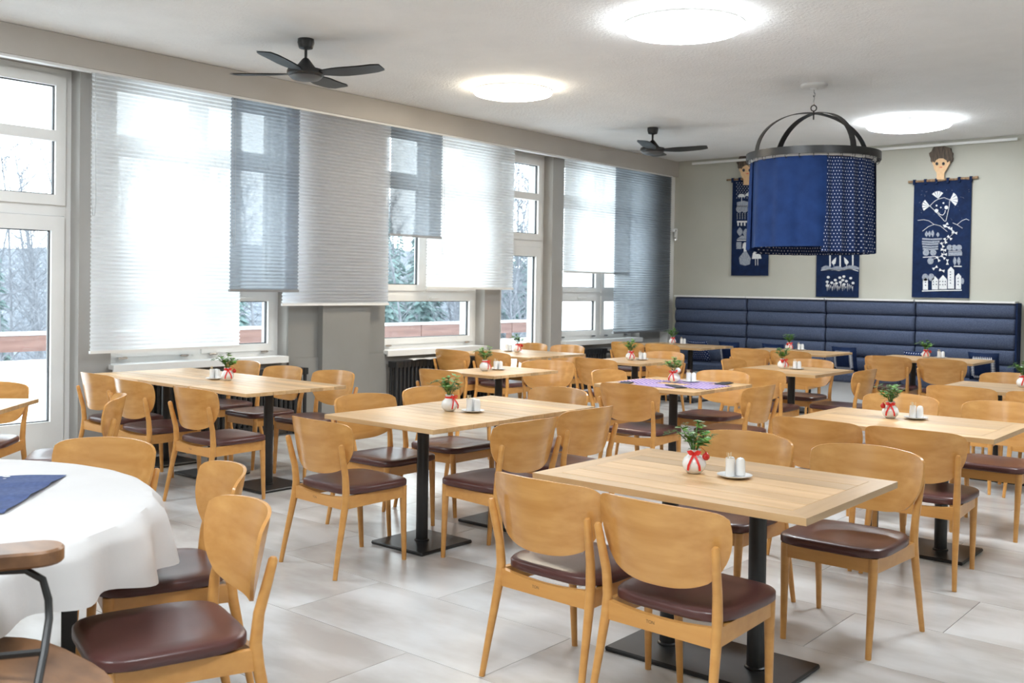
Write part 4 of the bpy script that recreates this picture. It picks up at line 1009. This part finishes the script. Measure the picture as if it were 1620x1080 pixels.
# ------------------------------------------------------------------ wrought iron armchair in the foreground
o = empty('iron_armchair', (.92, 2.50, 0), 0, 'old wrought iron armchair with varnished wooden seat and armrest', 'armchair')
q = MB(); pts = sup(40, .34, .38, 3.0)
for ins, z in ((.02, .495), (0, .50), (0, .525), (.015, .532)): q.v += [(x * (1 - ins / .3), y * (1 - ins / .3), z + .01 * (x / .3) ** 2) for x, y in pts]
for i in range(3):
    for k in range(40): k2 = (k + 1) % 40; q.f.append((i * 40 + k, i * 40 + k2, i * 40 + 40 + k2, i * 40 + 40 + k))
q.f += [tuple(range(40))[::-1], tuple(range(120, 160))]
q.build('seat', M['oldwood'], o, smooth=True)
dv = Vector((-.91, .42, 0)); nv_ = Vector((.42, .91, 0)); e0 = Vector((.282, -.042, 0))
pts = [e0 + dv * (.066 - .066 * cos(t)) * 1 + nv_ * .066 * sin(t) for t in [-PI / 2 + PI * k / 10 for k in range(11)]]
pts = [e0 + dv * .066 + Vector((0, 0, 0)) - dv * .066 * cos(t) + nv_ * .066 * sin(t) for t in [-PI / 2 + PI * k / 10 for k in range(11)]] + [e0 + dv * .34 + nv_ * .055, e0 + dv * .34 - nv_ * .055]
MB().prism([(p.x, p.y) for p in pts], lambda a, b, d: (a, b, .808 + d), .04).build('armrest', M['oldwood'], o, bevel=.006)
MB().tube([(-.02, .06, .801), (.12, .0, .803), (.19, -.03, .798), (.225, -.045, .770), (.235, -.055, .72), (.225, -.08, .68), (.19, -.13, .62), (.14, -.20, .56), (.10, -.27, .48), (.09, -.30, .30), (.12, -.33, 0)], .0095, 8).build('iron_arm', M['iron'], o, smooth=True)
MB().tube([(.19, -.13, .62), (.12, -.02, .60), (.06, .06, .585), (-.02, .12, .58)], .009, 6).tube([(.05, .10, .50), (.06, .06, .585), (.05, .08, .66)], .014, 6).build('iron_brace', M['iron'], o, smooth=True)
for x, y in ((.20, .27), (-.22, .28), (-.24, -.28)): MB().tube([(x, y, .485), (x * 1.08, y * 1.05, .2), (x * 1.2, y * 1.12, 0)], .011, 8).build('leg', M['iron'], o, smooth=True)

# ------------------------------------------------------------------ outside: terrace, parapet, woods
setp(MB().box(-8, 40, YO, 15.2, -.5, -.05).build('terrace', M['snow'], None), 'snow covered terrace outside the windows', None, None, 'structure')
setp(MB().box(-60, 120, 15.2, 140, -4.2, -4.0).build('ground', M['snow'], None), 'snowy ground beyond the terrace', None, None, 'structure')
setp(MB().box(-8, 40, 14.95, 15.2, -.05, .30).build('parapet', M['snow'], None), 'low snow covered parapet along the terrace edge', None, None, 'structure')
x = -6.0; k = 0
rl = empty('terrace_railing', (12, 15.05, .30), 0, 'red brown board railing with pale cap along the terrace', 'railing')
bm_ = MB().box(-1.49, 1.49, -.02, .02, 0, .235).mesh('board', M['railwood']); cm_ = MB().box(-1.5, 1.5, -.05, .05, 0, .05).mesh('cap_board', M['white']); pm_ = MB().box(-.05, .05, -.05, .05, 0, .42).mesh('post', M['railwood'])
while x < 36:
    link('board', bm_, rl, (x - 12 + 1.5, 0, .14)); link('cap_board', cm_, rl, (x - 12 + 1.5, 0, .385)); link('post', pm_, rl, (x - 12, .07, 0)); x += 3.0
aw = empty('white_annex', (19, 10.4, -.05), 0, 'white rendered annex wall outside the third window', 'building')
MB().box(-3.4, 4, -1.5, 1.6, 0, 4.2).build('wall', M['render'], aw); MB().box(-3.6, 4.2, -1.7, 1.8, 4.2, 4.4).build('roof_edge', M['greymetal'], aw)
hl = MB().grid(lambda a, b: (-60 + 180 * a, 62 + 60 * b, -4 + 10.5 * b ** .6 + 1.2 * sin(9 * a) * b + .6 * sin(31 * a + 4 * b) * b), 60, 12).build('wooded_slope', M['hill'], smooth=True); setp(hl, 'pale wooded winter slope behind the trees', None, None, 'structure')
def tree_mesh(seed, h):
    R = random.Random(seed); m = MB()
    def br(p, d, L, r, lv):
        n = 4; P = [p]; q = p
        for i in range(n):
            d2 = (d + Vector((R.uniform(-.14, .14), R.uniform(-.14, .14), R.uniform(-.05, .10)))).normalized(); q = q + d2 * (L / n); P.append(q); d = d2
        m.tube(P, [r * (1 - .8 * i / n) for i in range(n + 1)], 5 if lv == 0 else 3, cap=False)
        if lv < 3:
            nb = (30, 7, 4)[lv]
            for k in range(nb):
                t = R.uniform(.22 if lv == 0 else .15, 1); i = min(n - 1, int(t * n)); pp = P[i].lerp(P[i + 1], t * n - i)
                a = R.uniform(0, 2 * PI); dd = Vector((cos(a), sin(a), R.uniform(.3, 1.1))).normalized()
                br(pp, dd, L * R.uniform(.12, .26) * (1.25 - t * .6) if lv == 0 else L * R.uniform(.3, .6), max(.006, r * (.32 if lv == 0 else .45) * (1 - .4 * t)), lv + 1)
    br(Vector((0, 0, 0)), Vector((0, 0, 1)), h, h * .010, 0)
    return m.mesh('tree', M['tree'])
def fir_mesh(seed, h):
    R = random.Random(seed); m = MB(); m.tube([(0, 0, 0), (0, 0, h)], [.12, .02], 5)
    for k in range(150):
        t = .12 + .86 * k / 150; z = h * t; L = h * .24 * (1 - t) + .15; a = R.uniform(0, 2 * PI); d = Vector((cos(a), sin(a), -.28)); s_ = Vector((-sin(a), cos(a), 0)) * L * .22
        p = Vector((0, 0, z)); m.add([p, p + d * L * .6 + s_, p + d * L, p + d * L * .6 - s_, p + d * L * .5 + Vector((0, 0, .12))], [(0, 1, 4), (1, 2, 4), (2, 3, 4), (3, 0, 4)])
    return m.mesh('fir', M['conifer'], fix=False)
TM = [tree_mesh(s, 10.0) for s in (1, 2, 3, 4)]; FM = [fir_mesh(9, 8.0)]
R = random.Random(21)
spots = []
while len(spots) < 115:
    Y = R.uniform(23, 52); X = Y * R.uniform(.36, 1.42)
    if all((X - a) ** 2 + (Y - b) ** 2 > 6.0 for a, b in spots): spots.append((X, Y))
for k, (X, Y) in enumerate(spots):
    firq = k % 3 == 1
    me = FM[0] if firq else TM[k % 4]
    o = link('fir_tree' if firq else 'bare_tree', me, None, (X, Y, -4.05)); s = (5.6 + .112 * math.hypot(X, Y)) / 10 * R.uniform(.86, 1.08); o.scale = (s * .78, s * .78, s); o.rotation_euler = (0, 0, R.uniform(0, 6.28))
    setp(o, 'haze-toned green fir tree in the woods beyond the terrace' if firq else 'bare haze-toned tree in the woods beyond the terrace', 'tree', 'firs beyond the terrace' if firq else 'bare trees beyond the terrace')
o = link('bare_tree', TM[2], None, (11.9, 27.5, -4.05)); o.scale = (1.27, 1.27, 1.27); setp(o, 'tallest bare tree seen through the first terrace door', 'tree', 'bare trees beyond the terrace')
